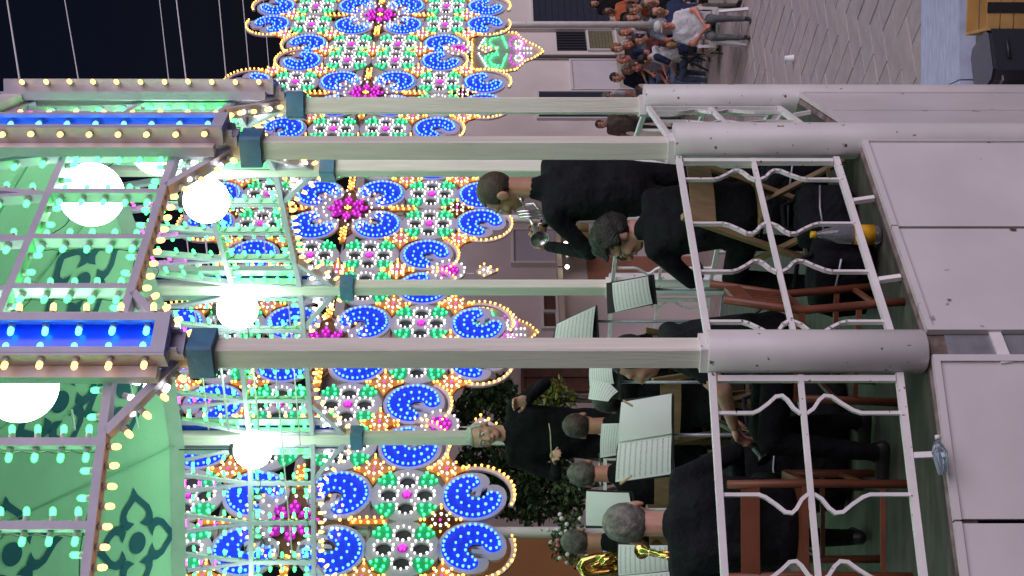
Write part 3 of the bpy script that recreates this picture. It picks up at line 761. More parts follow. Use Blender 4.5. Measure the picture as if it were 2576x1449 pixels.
def rectpx(x0, x1, y0, y1):
    sA, z1 = on_front(x0, (y0 + y1) / 2); _, z0 = on_front(x1, (y0 + y1) / 2)
    s_a, _ = on_front(x0, y0); s_b, _ = on_front(x0, y1)
    return min(s_a, s_b), max(s_a, s_b), z0, z1
NAVY = mat('navy_shutter', (.022, .028, .05), .5, var=.3, vscale=9); BROWN = mat('brown_louvre', (.12, .055, .035), .55, var=.3, vscale=8)
GLASS = mat('dark_window_glass', (.03, .035, .04), .08); FRAMEW = mat('white_frame', (.6, .58, .56), .5); GREYG = mat('grey_metal_door', (.58, .55, .56), .5, var=.1, vscale=3)
OLIVE = mat('olive_blind', (.16, .15, .08), .7, var=.3, vscale=8)
def shutter(root, r, m, n=14, name='shutter', frame=FRAMEW):
    s0, s1, z0, z1 = r
    b = MB(); fw_ = .05
    for a0, a1, c0, c1 in ((s0 - fw_, s0, z0 - fw_, z1 + fw_), (s1, s1 + fw_, z0 - fw_, z1 + fw_), (s0, s1, z1, z1 + fw_), (s0, s1, z0 - fw_, z0)): fbox(b, a0, a1, c0, c1, .002, .06)
    o = b.build(name, frame, root)
    b = MB(); fbox(b, s0, s1, z0, z1, -.02, .03); b.build('backing', m, o)
    for k in range(n):
        za = z0 + (z1 - z0) * k / n; b = MB(); fbox(b, s0 + .01, s1 - .01, za + .004, za + (z1 - z0) / n - .004, .011, .022); b.build('slat', m, o)
    return o
def panel_door(root, r, m, name='door'):
    s0, s1, z0, z1 = r; b = MB(); fbox(b, s0, s1, z0, z1, .002, .035); o = b.build(name, m, root)
    b = MB()
    for a0, a1, c0, c1 in ((s0 - .05, s0 - .002, z0, z1 + .05), (s1 + .002, s1 + .05, z0, z1 + .05), (s0, s1, z1 + .002, z1 + .05)): fbox(b, a0, a1, c0, c1, .003, .06)
    b.build('frame', FRAMEW, o); return o
# pale house on the right
H1, s0, s1 = house('pale_house', 'pale rendered house behind the seated crowd with navy shutter and barred window', -260, 352, 6.6, (.66, .61, .56), 1)
r = rectpx(1340, 1560, -60, 78); r = (r[0], r[1], 0.02, r[3]); shutter(H1, r, NAVY, 18, 'roller_shutter')
r = rectpx(1400, 1600, 82, 128); r = (r[0], r[1], .9, r[3]); o = shutter(H1, (r[0], r[1], r[2], r[2] + (r[3] - r[2]) * .45), OLIVE, 8, 'lower_window'); 
b = MB(); z0_ = r[2] + (r[3] - r[2]) * .5; fbox(b, r[0], r[1], z0_, r[3], .002, .02); o = b.build('window', GLASS, H1)
for k in range(7):
    b = MB(); sx = r[0] + (r[1] - r[0]) * (k + .5) / 7; fbox(b, sx - .012, sx + .012, z0_, r[3], .024, .02); b.build('window_bar', BLACKM, o)
r = rectpx(1440, 1640, 156, 228); panel_door(H1, (r[0], r[1], .02, r[3]), GREYG, 'metal_door')
r = rectpx(1356, 1560, 236, 252); panel_door(H1, (r[0], r[1], .02, r[3]), NAVY, 'narrow_door')
r = rectpx(1356, 1560, 292, 300); panel_door(H1, (r[0], r[1], .02, r[3]), NAVY, 'narrow_door')
s_, _ = on_front(1400, 150); b = MB(); b.tube([fp(s_, .1, .08), fp(s_, 6.4, .08)], .045, 8); b.build('downpipe', mat('dark_pipe', (.08, .07, .07), .5), H1)
s_, _ = on_front(1400, 84); b = MB(); fbox(b, s_ + .06, s_ + .42, 0, 6.5, .0, .10); b.build('pilaster', mat('pale_pilaster', (.52, .47, .47), .85, var=.1), H1)
b = MB(); fbox(b, s0 + .02, s1 - .02, 0.0, .95, .004, .035); b.build('stone_base', mat('cream_base_stone', (.42, .38, .30), .8, var=.25, vscale=3), H1)
# lilac house in the middle
H2, s0, s1 = house('lilac_house', 'lilac rendered house behind the standing trumpeter with plain panel and bar sign', 353, 868, 6.2, (.54, .47, .45), 2)
r = rectpx(1292, 1400, 588, 668); b = MB(); fbox(b, r[0], r[1], r[2], r[3], .0, .07); o = b.build('blind_panel', mat('panel_lilac', (.40, .36, .40), .7, var=.06), H2)
b = MB()
for a0, a1, c0, c1 in ((r[0] - .05, r[0], r[2] - .05, r[3] + .05), (r[1], r[1] + .05, r[2] - .05, r[3] + .05), (r[0], r[1], r[3], r[3] + .05)): fbox(b, a0, a1, c0, c1, .002, .1)
b.build('frame', FRAMEW, o)
for y0, y1 in ((747, 786), (792, 828)):
    r = rectpx(1368, 1398, y0, y1); shutter(H2, r, BROWN, 5, 'window', FRAMEW)
r = rectpx(1400, 1412, 560, 868); b = MB(); fbox(b, r[0], r[1], r[2], r[3], .0, .5); b.build('ledge', mat('warm_ledge', (.42, .36, .28), .8), H2)
r = rectpx(1478, 1640, 648, 735); b = MB(); fbox(b, r[0], r[1], 0, r[3], .001, .03); b.build('shop_front', mat('terracotta_wall', (.30, .13, .08), .8, var=.25, vscale=3), H2)
LMP = emit('small_warm_lamp', (1, .9, .7), 14)
for k, (x, y) in enumerate(((1421, 608), (1422, 686), (1424, 744))):
    s_, z_ = on_front(x, y); p = fp(s_, z_, .62)
    lw = thing('string_lamp', ['small warm bulb under the ledge beside the folded awning', 'larger warm bulb at the end of the awning ledge', 'small warm bulb left of the middle rear post under the ledge'][k], 'lamp', p, 0, 'small bulbs under the ledge')
    b = MB(); b.ell((0, 0, 0), .05 if k == 1 else .035, nu=12, nv=8); b.build('bulb', LMP, lw, True, rel=False)
    b = MB(); b.tube([(0, 0, .03), (0, 0, .16)], .012, 6); b.build('stem', BLACKM, lw, rel=False)
# folded awning cloth
r = rectpx(1425, 1480, 612, 690)
aw = thing('folded_awning', 'folded yellowish awning cloth hanging under the ledge lamps', 'awning', fp((r[0] + r[1]) / 2, r[2], .4), fang)
for k in range(3):
    b = MB(); sx = (k - 1) * (r[1] - r[0]) / 3; hh = (r[3] - r[2]); n = 8
    pts = [(sx + .14 * math.cos(t) * (1 if j else .8), .1 * math.sin(t) - .05, z) for j, z in enumerate((0.0, hh)) for t in [2 * math.pi * q / n for q in range(n)]]
    b.add(pts, [(q, (q + 1) % n, (q + 1) % n + n, q + n) for q in range(n)] + [tuple(range(n - 1, -1, -1)), tuple(range(n, 2 * n))]); b.build('fold', mat('awning_cloth', (.36, .28, .12), .85, var=.3, vscale=9), aw, True, rel=False)
b = MB(); b.bar((-.55, 0, hh + .02), (.55, 0, hh + .02), .04, .04); b.build('rail', WHITE, aw, rel=False)
# brown-shuttered house
H3, s0, s1 = house('shuttered_house', 'greyish house with tall brown louvred shutters behind the leafy tree', 869, 1338, 6.4, (.40, .34, .32), 3)
for y0, y1 in ((920, 950), (954, 985)):
    r = rectpx(1318, 1492, y0, y1); shutter(H3, r, BROWN, 26, 'shutter', BROWN)
H4, s0, s1 = house('ochre_house', 'plain ochre house wall beyond the white pole', 1339, 1800, 6.0, (.40, .19, .065), 4)
# ================================================================== tree, bush and flowers
def leaf_mesh(name, clumps, nleaf, size, mats_, seed, squash=(1, 1, 1)):
    rnd = random.Random(seed); b = MB()
    for (c, r) in clumps:
        n = int(nleaf * (r ** 2) / .09)
        for _ in range(n):
            d = Vector((rnd.gauss(0, 1), rnd.gauss(0, 1), rnd.gauss(0, 1))).normalized() * r * (rnd.random() ** .4)
            p = Vector(c) + Vector((d.x * squash[0], d.y * squash[1], d.z * squash[2]))
            q = Euler((rnd.uniform(-1.2, 1.2), rnd.uniform(-1.2, 1.2), rnd.uniform(0, 6.3))).to_matrix(); s = size * rnd.uniform(.6, 1.3)
            pts = [q @ Vector(v) * s + p for v in ((0, -1, 0), (.45, -.2, .12), (.35, .5, .08), (0, 1, 0), (-.35, .5, .08), (-.45, -.2, .12))]
            b.add(pts, [(0, 1, 2, 3), (0, 3, 4, 5)], rnd.randrange(len(mats_)))
    return b.mesh(name, mats_)
LEAF = [mat('leaf_dark', (.028, .06, .024), .45, spec=.5), mat('leaf_mid', (.055, .11, .04), .45), mat('leaf_pale', (.10, .15, .06), .5)]
LEAFY = [mat('leaf_yellow', (.17, .19, .03), .5), mat('leaf_lime', (.09, .13, .025), .5)]
def tree(name, label, base, h, clumps, leaves, n, size, seed, cat='tree'):
    root = thing(name, label, cat, base)
    rnd = random.Random(seed)
    b = MB(); b.tube([(0, 0, 0), (.03, .02, h * .3), (-.02, .03, h * .55), (.02, 0, h * .75)], [.07, .06, .05, .03], 8); tr = b.build('trunk', mat('bark', (.09, .065, .05), .9, var=.4, vscale=20, bump=.6, bscale=40), root, True, rel=False)
    for c, r in clumps[::2]:
        b = MB(); b.tube([(0, .02, h * .5), Vector((0, .02, h * .5)).lerp(Vector(c), .5) + Vector((0, 0, .05)), c], [.03, .02, .008], 6); b.build('limb', MATS['bark'], tr, True, rel=False)
    link('crown', leaf_mesh('crown', clumps, n, size, leaves, seed), root)
rn = random.Random(3)
bs = W(1330, 1190, 15.0); bs.z = 0
cl = []
for (x, y, r) in ((1215, 1000, .22), (1180, 1030, .18), (1260, 985, .2), (1290, 1040, .22), (1200, 1100, .24), (1270, 1110, .26), (1180, 1170, .17), (1230, 1190, .26), (1300, 1190, .28), (1350, 1120, .25), (1280, 1260, .24), (1350, 1240, .27), (1400, 1180, .26), (1420, 1270, .24), (1340, 1290, .18), (1450, 1220, .24), (1240, 1235, .2), (1410, 1080, .2)):
    cl.append((W(x, y, 15.0 + rn.uniform(-.3, .3)) - bs, r))
tree('leafy_tree', 'dark leafy tree behind the conductor, its crown below the light panels', bs, 3.2, cl, LEAF, 620, .045, 5)
bs = W(1440, 1010, 14.6); bs.z = 0
cl = [(W(x, y, 14.6 + rn.uniform(-.2, .2)) - bs, r) for x, y, r in ((1375, 990, .13), (1390, 1010, .15), (1360, 1010, .11), (1400, 975, .12), (1345, 1000, .09), (1420, 1005, .14))]
tree('lime_bush', 'yellow-green shrub lit up beside the raised hand of the conductor', bs, 2.9, cl, LEAFY, 420, .04, 9, 'shrub')
# white flowering plant beside the rear seated player's head
bs = W(1480, 1362, 12.6); bs.z = 0
fl = thing('flower_stand', 'potted white and pink flowers showing round a seated player\'s head', 'flowers', bs)
b = MB(); b.lathe([(.14, 0), (.17, .25), (.05, .26), (.04, 2.2)], 14); b.build('pot_stand', mat('terracotta', (.28, .11, .06), .8), fl, True, rel=False)
cl = [(W(x, y, 12.6) - bs, .12) for x, y in ((1425, 1340), (1410, 1360), (1415, 1385), (1440, 1320), (1450, 1400), (1440, 1360))]
link('foliage', leaf_mesh('foliage', cl, 500, .03, LEAF, 12), fl)
PET = [mat('petal_white', (.75, .72, .66), .6), mat('petal_pink', (.6, .2, .2), .6)]
for k in range(26):
    c, r = cl[k % len(cl)]; p = Vector(c) + Vector((rn.uniform(-.12, .12), -.08 + rn.uniform(-.06, .06), rn.uniform(-.10, .12)))
    b = MB(); b.ell(p, (.022, .018, .022), nu=7, nv=5); b.build('blossom', PET[k % 7 == 0], fl, True, rel=False)
# ================================================================== people
def capsule(b, p, q, r1, r2, n=10):
    p, q = Vector(p), Vector(q); d = q - p; L = d.length
    if L < 1e-5: b.ell(p, max(r1, r2), nu=n, nv=6); return
    M = Matrix.Translation(p) @ d.to_track_quat('Z', 'X').to_matrix().to_4x4()
    prof = [(r1 * math.cos(t), r1 * math.sin(t)) for t in (-1.35, -.9, -.45, 0)] + [(r2 * math.cos(t), L + r2 * math.sin(t)) for t in (0, .45, .9, 1.35)]
    b.lathe(prof, n, M)
class Fig:
    """body parts collected as overlapping solids, fused with a voxel remesh"""
    def __init__(s): s.b = MB(); s.pr = []
    def cap(s, p, q, r1, r2, tag): capsule(s.b, p, q, r1, r2); s.pr.append(('c', Vector(p), Vector(q), r1, r2, tag))
    def el(s, c, r, tag, M=None): s.b.ell(c, r, M, 14, 10); s.pr.append(('e', Vector(c), Vector(r), M, 0, tag))
    def fuse(s, vox, order, smooth=7):
        me = s.b.mesh('tmp', [MATS['white_paint']]); ob = bpy.data.objects.new('tmp', me); COL.objects.link(ob)
        md = ob.modifiers.new('r', 'REMESH'); md.mode = 'VOXEL'; md.voxel_size = vox; md.use_smooth_shade = True
        sm = ob.modifiers.new('s', 'SMOOTH'); sm.iterations = smooth; sm.factor = .5
        dg = bpy.context.evaluated_depsgraph_get(); out = bpy.data.meshes.new_from_object(ob.evaluated_get(dg))
        bpy.data.objects.remove(ob); bpy.data.meshes.remove(me)
        n = len(out.polygons); cen_ = np.empty(n * 3); out.polygons.foreach_get('center', cen_); cen_ = cen_.reshape(-1, 3)
        best = np.full(n, 1e9); idx = np.zeros(n, int)
        for k, p, q, r1, r2, tg in s.pr:
            if k == 'c':
                a, d = np.array(p), np.array(q - p); L2 = max(d @ d, 1e-9); t = np.clip((cen_ - a) @ d / L2, 0, 1)
                dist = np.linalg.norm(cen_ - a - t[:, None] * d, axis=1) - (r1 + (r2 - r1) * t)
            else:
                Mi = np.array(r1.inverted()) if r1 is not None else np.eye(3)
                loc = (cen_ - np.array(p)) @ Mi.T / np.array(q); dist = (np.linalg.norm(loc, axis=1) - 1) * min(q)
            m = dist < best; best[m] = dist[m]; idx[m] = order.index(tg)
        return out, idx
def merge_meshes(name, parts, mats_):
    V, Fc, MI = [], [], []
    for me, idx in parts:
        k = len(V); V += [v.co[:] for v in me.vertices]; Fc += [tuple(i + k for i in p.vertices) for p in me.polygons]; MI += list(idx); bpy.data.meshes.remove(me)
    me = bpy.data.meshes.new(name); me.from_pydata(V, [], Fc)
    for m in mats_: me.materials.append(m)
    me.polygons.foreach_set('material_index', [int(i) for i in MI]); me.polygons.foreach_set('use_smooth', [True] * len(me.polygons)); me.update(); return me
SKIN = {'fair': mat('skin_fair', (.60, .33, .24), .5, var=.18, vscale=14), 'tan': mat('skin_tan', (.48, .25, .16), .5, var=.2, vscale=14), 'red': mat('skin_red', (.56, .23, .16), .5, var=.2, vscale=14), 'dark': mat('skin_dark', (.24, .12, .075), .5, var=.2, vscale=14)}
def cloth(name, col, var=.25): return mat('cloth_' + name, col, .9, var=var, vscale=9, bump=1.0, bscale=9, spec=.2, bdist=.05)
BLK = cloth('black', (.006, .006, .008), .3); BLK2 = cloth('charcoal', (.010, .011, .014), .3); NAVYC = cloth('navy', (.03, .045, .10)); WHT = cloth('white', (.62, .62, .64), .1); JEAN = cloth('jeans', (.10, .15, .24)); GREYC = cloth('grey', (.13, .14, .14)); ORC = cloth('orange', (.48, .13, .05)); LBL = cloth('light_blue', (.36, .42, .55)); OLV = cloth('olive', (.10, .10, .075)); TAUPE = cloth('taupe', (.20, .16, .14))
SHOE = mat('shoe_black', (.015, .014, .014), .4)
HAIR = {'grey': mat('hair_grey', (.26, .25, .22), .6, var=.75, vscale=30, bump=1.0, bscale=90), 'white': mat('hair_white', (.55, .53, .48), .6, var=.4, vscale=30, bump=.8, bscale=90), 'dark': mat('hair_dark', (.018, .014, .012), .45, var=.5, vscale=40, bump=1.0, bscale=90), 'brown': mat('hair_brown', (.07, .045, .03), .5, var=.6, vscale=30, bump=1.0, bscale=90), 'blond': mat('hair_blond', (.38, .21, .08), .5, var=.6, vscale=25, bump=1.0, bscale=70), 'salt': mat('hair_salt_and_pepper', (.17, .15, .13), .6, var=.8, vscale=26, bump=1.0, bscale=90)}
EYEW = mat('eye_white', (.7, .68, .65), .2); EYED = mat('eye_dark', (.02, .012, .01), .2)
def hand(fg, wrist, d, nrm, curl=.5, s=1.0, side=1):
    d = Vector(d).normalized(); nrm = Vector(nrm); nrm = (nrm - d * nrm.dot(d)).normalized(); x = d.cross(nrm) * side
    M = Matrix((x, d, nrm)).transposed()
    wrist = Vector(wrist); fg.el(wrist + d * .045 * s, (.041 * s, .05 * s, .018 * s), 'skin', M)
    for k, (off, L) in enumerate(((-.030, .066), (-.010, .076), (.010, .071), (.028, .056))):
        base = wrist + d * .08 * s + x * off * s; a1 = curl * .8; a2 = curl * 1.9
        d1 = d * math.cos(a1) - nrm * math.sin(a1); d2 = d * math.cos(a2) - nrm * math.sin(a2)
        m = base + d1 * L * .55 * s; fg.cap(base, m, .0095 * s, .009 * s, 'skin'); fg.cap(m, m + d2 * L * .5 * s, .009 * s, .0075 * s, 'skin')
    t0 = wrist + d * .03 * s - x * .034 * s; t1 = t0 + (d * .7 - x * .6 - nrm * .5 * curl).normalized() * .036 * s; t2 = t1 + (d * .9 - x * .1 - nrm * .7 * curl).normalized() * .03 * s
    fg.cap(t0, t1, .013 * s, .011 * s, 'skin'); fg.cap(t1, t2, .011 * s, .009 * s, 'skin')
def hair_mesh(style, Mh):
    b = MB(); nu, nv = 40, 28; R0 = Vector((.078, .098, .094)); grow = {'short': 1.06, 'bald': 1.045, 'curly': 1.24, 'long': 1.12, 'buzz': 1.035}[style]; amp = {'short': .06, 'bald': .04, 'curly': .22, 'long': .06, 'buzz': .02}[style]; fr = {'curly': 34, 'short': 40}.get(style, 40)
    vs = []; keep = []
    for j in range(nv + 1):
        t = math.pi * j / nv - math.pi / 2
        for k in range(nu):
            a = 2 * math.pi * k / nu; d = Vector((math.cos(t) * math.cos(a), math.cos(t) * math.sin(a), math.sin(t)))
            p = Vector((d.x * R0.x, d.y * R0.y, d.z * R0.z)); g = grow + amp * (noise.noise(p * fr) * .7 + noise.noise(p * fr * 2.3) * .4)
            p = p * g; p.z += .024; p.y += .010
            if style == 'long' and p.z < .0 and p.y > -.01: p.z = p.z * 2.3; 
            keep.append(p.copy()); vs.append(Mh @ p)
    fs = []
    for j in range(nv):
        for k in range(nu):
            ids = (j * nu + k, j * nu + (k + 1) % nu, (j + 1) * nu + (k + 1) % nu, (j + 1) * nu + k)
            c = sum((keep[i] for i in ids), Vector()) / 4
            wob = noise.noise(c * 60) * .008
            front = c.y < -.035; side = -.035 <= c.y < .03
            if style == 'bald': ok = (not front) and c.z < .07 + wob and c.z > -.05
            elif front: ok = c.z > .075 + wob
            elif side: ok = c.z > (.0 if abs(c.x) > .05 else .05) + wob + (-.05 if style == 'long' else 0)
            else: ok = c.z > (-.062 if style != 'long' else -.2) + wob
            if ok: fs.append(ids)
    b.add(vs, fs); return b
def make_person(label, loc, rz, J, top, legs, skin='fair', hair=('short', 'grey'), yaw=0, pitch=0, tilt=0, sc=1.0, sleeve='long', vox=.014, hands=None, face=True, group=None, name='person', head_s=1.0, shorts=False, wide=1.0, cap=None, glasses=False, skirt=None):
    root = thing(name, label, 'person', loc, rz, group); root.scale = (sc,) * 3
    order = ['top', 'legs', 'skin', 'shoe']; mats_ = [top, legs, SKIN[skin], SHOE]
    f = Fig(); V_ = Vector
    pel, che, nek, hd = V_(J['pelvis']), V_(J['chest']), V_(J['neck']), V_(J['head'])
    up = (che - pel).normalized(); lat = V_(J['shL']) - V_(J['shR']); lat.normalize(); fwd = lat.cross(up).normalized(); lat = up.cross(fwd)
    Mt = Matrix((lat, fwd, up)).transposed()
    f.el(pel, (.165 * wide, .125 * wide, .12), 'legs', Mt); f.el(pel.lerp(che, .35), (.155 * wide, .125 * wide, .15), 'top', Mt); f.el(pel.lerp(che, .75), (.168 * wide, .12 * wide, .17), 'top', Mt); f.el(che + up * .05, (.172 * wide, .105, .12), 'top', Mt)
    for sg in (-1, 1): f.cap(pel + lat * .055 * sg * wide + up * .08, che + lat * .075 * sg * wide, .118 * wide, .112 * wide, 'top')
    f.cap(V_(J['shR']), V_(J['shL']), .062, .062, 'top'); f.cap(che + up * .10, nek, .09, .058, 'top')
    for s in 'LR':
        sh, el_, wr = V_(J['sh' + s]), V_(J['el' + s]), V_(J['wr' + s])
        f.cap(sh, el_, .058, .047, 'top')
        if sleeve == 'short': f.cap(sh.lerp(el_, .62), el_, .040, .040, 'skin'); f.cap(el_, wr, .041, .028, 'skin'); f.pr[-3] = ('c', sh, sh.lerp(el_, .6), .058, .05, 'top')
        else: f.cap(el_, wr, .045, .034, 'top')
        hp, kn, an = V_(J['hp' + s]), V_(J['kn' + s]), V_(J['an' + s])
        f.cap(hp, kn, .088 * (.5 + .5 * wide), .064, 'legs'); f.cap(kn, an, .060, .043, 'skin' if shorts else 'legs')
        ft = V_(J.get('ft' + s, an + V_((0, -.14, -.05)))); f.cap(an + V_((0, .02, -.045)), ft, .040, .034, 'shoe')
    parts = [f.fuse(vox, order)]
    # head and neck
    Mh = Matrix.Translation(hd) @ Euler((pitch, tilt, yaw)).to_matrix().to_4x4() @ Matrix.Scale(head_s, 4)
    h = Fig(); R3 = Mh.to_3x3(); R3n = R3 * (1 / head_s)
    P_ = lambda x, y, z: Mh @ V_((x, y, z)); hs = head_s
    h.el(P_(0, .010, .024), (.078 * hs, .098 * hs, .092 * hs), 'skin', R3n); h.el(P_(0, -.030, -.028), (.060 * hs, .066 * hs, .088 * hs), 'skin', R3n); h.el(P_(0, -.050, -.083), (.040 * hs, .040 * hs, .034 * hs), 'skin', R3n)
    h.cap(P_(0, -.092, .008), P_(0, -.112, -.036), .010 * hs, .016 * hs, 'skin'); h.el(P_(0, -.092, -.066), (.026 * hs, .013 * hs, .010 * hs), 'skin', R3n)
    for s in (-1, 1):
        h.el(P_(s * .080, .012, -.018), (.010 * hs, .024 * hs, .034 * hs), 'skin', R3n); h.cap(P_(s * .014, -.090, .022), P_(s * .046, -.080, .020), .011 * hs, .009 * hs, 'skin'); h.el(P_(s * .036, -.070, -.035), (.022 * hs, .022 * hs, .022 * hs), 'skin', R3n)
    h.cap(P_(0, .025, -.05), nek - V_((0, 0, .03)), .054 * hs, .060, 'skin')
    parts.append(h.fuse(.0075 if face else .011, order, 2))
    for s in 'LR':
        g = Fig(); wr, el_ = V_(J['wr' + s]), V_(J['el' + s]); hh = (hands or {}).get(s, {})
        hand(g, wr, hh.get('d', (wr - el_)), hh.get('n', (0, 0, 1)), hh.get('curl', .6), 1.0, -1 if s == 'L' else 1)
        parts.append(g.fuse(.006 if face else .008, order, 1))
    body = link('body', merge_meshes('body', parts, mats_), root)
    if hair:
        hb = hair_mesh(hair[0], Mh); ho = link('hair', hb.mesh('hair', HAIR[hair[1]], True), root)
        sd_ = ho.modifiers.new('th', 'SOLIDIFY'); sd_.thickness = .010; sd_.offset = -1
    if face:
        for s in (-1, 1):
            b = MB(); b.ell(P_(s * .031, -.083, .003), .0125 * hs, nu=12, nv=8); b.build('eye', EYEW, root, True, rel=False)
            b = MB(); b.ell(P_(s * .031, -.0925, .002), .006 * hs, nu=10, nv=6); b.build('pupil', EYED, root, True, rel=False)
            b = MB(); b.tube([P_(s * .014, -.099, .024), P_(s * .032, -.097, .030), P_(s * .050, -.084, .024)], .0045 * hs, 6); b.build('eyebrow', HAIR[hair[1]] if hair else HAIR['dark'], root, True, rel=False)
        b = MB(); b.tube([P_(-.022, -.1015, -.066), P_(0, -.1055, -.067), P_(.022, -.1015, -.066)], .0035 * hs, 6); b.build('mouth', mat('lip', (.22, .07, .06), .5), root, True, rel=False)
    if cap:
        b = MB(); nu = 24; prof = [(.084, .035), (.088, .07), (.076, .105), (.04, .125), (.002, .128)]
        b.lathe([(r, z) for r, z in prof], nu, Mh @ Matrix.Translation((0, .008, 0)) @ Matrix.Diagonal((1, 1.2, 1, 1)))
        pk = [(.085 * math.cos(t), -.10 - .07 * math.sin(t), .038) for t in [math.pi * k / 10 for k in range(11)]]
        b.add([Mh @ V_(p) for p in pk] + [Mh @ V_((p[0], p[1], .044)) for p in pk], [tuple(range(11)), tuple(range(21, 10, -1))] + [(k, k + 1, k + 12, k + 11) for k in range(10)])
        b.build('cap', cap, root, True, rel=False)
    if glasses:
        b = MB()
        for s in (-1, 1):
            b.tube([P_(s * .034 + .024 * math.cos(t), -.108, .002 + .019 * math.sin(t)) for t in [2 * math.pi * k / 14 for k in range(15)]], .0028, 5, caps=False)
            b.tube([P_(s * .058, -.106, .006), P_(s * .082, -.05, .008), P_(s * .084, .02, .002)], .0028, 5)
        b.tube([P_(-.011, -.109, .006), P_(.011, -.109, .006)], .0028, 5); b.build('glasses', BLACKM, root, True, rel=False)
    if skirt:
        b = MB(); n = 20; rings = []
        for r, y, z in ((.18, .0, .56), (.21, -.12, .56), (.24, -.28, .50), (.26, -.36, .34), (.27, -.38, .18)):
            rings.append([(r * math.cos(2 * math.pi * k / n), y + r * .75 * math.sin(2 * math.pi * k / n), z) for k in range(n)])
        for A_, B_ in zip(rings[:-1], rings[1:]): b.add(A_ + B_, [(k, (k + 1) % n, (k + 1) % n + n, k + n) for k in range(n)])
        b.build('skirt', skirt, root, True, rel=False)
    return root
def seated(**kw):
    J = dict(pelvis=(0, .02, .53), chest=(0, .03, .90), neck=(0, .0, 1.07), head=(0, -.03, 1.20), shL=(.165, .02, .99), shR=(-.165, .02, .99), elL=(.25, -.06, .74), elR=(-.25, -.06, .74), wrL=(.13, -.27, .66), wrR=(-.13, -.27, .66),
             hpL=(.09, 0, .51), hpR=(-.09, 0, .51), knL=(.13, -.40, .53), knR=(-.13, -.40, .53), anL=(.13, -.43, .10), anR=(-.13, -.43, .10))
    J.update(kw); return J
def standing(**kw):
    J = dict(pelvis=(0, 0, .98), chest=(0, .0, 1.32), neck=(0, .0, 1.50), head=(0, -.02, 1.635), shL=(.175, .0, 1.42), shR=(-.175, .0, 1.42), elL=(.24, -.02, 1.13), elR=(-.24, -.02, 1.13), wrL=(.24, -.16, .92), wrR=(-.24, -.16, .92),
             hpL=(.09, 0, .94), hpR=(-.09, 0, .94), knL=(.10, -.02, .51), knR=(-.10, -.02, .51), anL=(.11, 0, .10), anR=(-.11, 0, .10))
    J.update(kw); return J
def at(px, py, Y, z): p = W(px, py, Y); return Vector((p.x, p.y, z))
# ---- players on the bandstand
GP = 'players on the bandstand'
# standing trumpeter, seen from behind
make_person('tall man standing in black with shaved dark hair, playing a silver trumpet', at(1260, 474, 7.75, ZD), R_(-138),
    standing(head=(0, -.03, 1.715), neck=(0, 0, 1.555), chest=(0, 0, 1.33), shL=(.20, -.01, 1.43), shR=(-.20, -.01, 1.43), elL=(.30, -.20, 1.22), elR=(-.27, -.20, 1.22), wrL=(.10, -.36, 1.44), wrR=(-.07, -.34, 1.46)),
    BLK2, BLK, 'tan', ('buzz', 'brown'), pitch=R_(4), yaw=R_(22), head_s=1.1, sc=1.045, hands={'L': dict(d=(-.4, -.5, .5), n=(.5, -.5, 0), curl=1.1), 'R': dict(d=(.4, -.5, .5), n=(-.5, -.5, 0), curl=1.1)}, wide=1.12)
# curly-haired man in glasses
pg = at(1550, 540, 7.0, ZD)
make_person('curly dark-haired man in black with glasses, seated and leaning towards his music stand', pg, R_(-145),
    seated(chest=(0, -.05, .88), neck=(0, -.14, 1.04), head=(0, -.20, 1.16), shL=(.17, -.08, .98), shR=(-.17, -.08, .98), elL=(.24, -.26, .78), elR=(-.24, -.22, .76), wrL=(.10, -.44, .74), wrR=(-.08, -.42, .72)),
    BLK2, BLK, 'fair', ('curly', 'dark'), pitch=R_(14), yaw=R_(48), head_s=1.08, glasses=True, wide=1.1)
# man behind the nearest cream post
p3 = at(1575, 868, 6.15, ZD)
make_person('man in black half hidden by the nearest cream post, bare arm reaching to his lap', p3, R_(-100),
    seated(elL=(.24, -.15, .80), wrL=(.10, -.36, .72), elR=(-.22, -.12, .78), wrR=(-.04, -.36, .70), chest=(0, -.02, .88), head=(0, -.06, 1.17), neck=(0, -.04, 1.05), knL=(.15, -.42, .56), anL=(.17, -.46, .10), knR=(-.13, -.44, .55), anR=(-.15, -.40, .10)), BLK2, BLK, 'fair', ('buzz', 'dark'), sleeve='short', wide=1.12, face=False)
make_person('player in black seated deep in the band behind the large stand', at(1520, 1010, 8.3, ZD), R_(168), seated(head=(0, -.05, 1.10), neck=(0, -.02, .97), chest=(0, .0, .82)), BLK, BLK, 'tan', ('short', 'dark'), face=False)
# grey-haired man by the rail
make_person('grey-haired man in black seated with his back against the railing', at(1560, 1316, 6.05, ZD), R_(182),
    seated(head=(0, -.02, 1.19), neck=(0, .02, 1.04), chest=(0, .05, .88), shL=(.20, .03, .97), shR=(-.20, .03, .97), elL=(.32, -.02, .72), elR=(-.32, -.02, .72)), BLK2, BLK, 'fair', ('short', 'grey'), wide=1.22, pitch=R_(4), head_s=1.1)
make_person('man with greying cropped hair seated below the conductor, holding a flute sideways', at(1465, 1192, 8.6, ZD), R_(186),
    seated(head=(0, -.04, 1.24), neck=(0, 0, 1.09), wrL=(.10, -.25, 1.0), wrR=(-.22, -.22, 1.02), elL=(.30, -.12, .80), elR=(-.32, -.10, .82)), BLK, BLK, 'red', ('short', 'salt'), face=False, wide=1.05)
make_person('young man with short dark hair seated beside the conductor\'s baton', at(1455, 1072, 8.9, ZD), R_(176),
    seated(head=(0, -.03, 1.26), neck=(0, .0, 1.11)), BLK, BLK, 'tan', ('short', 'brown'), face=False)
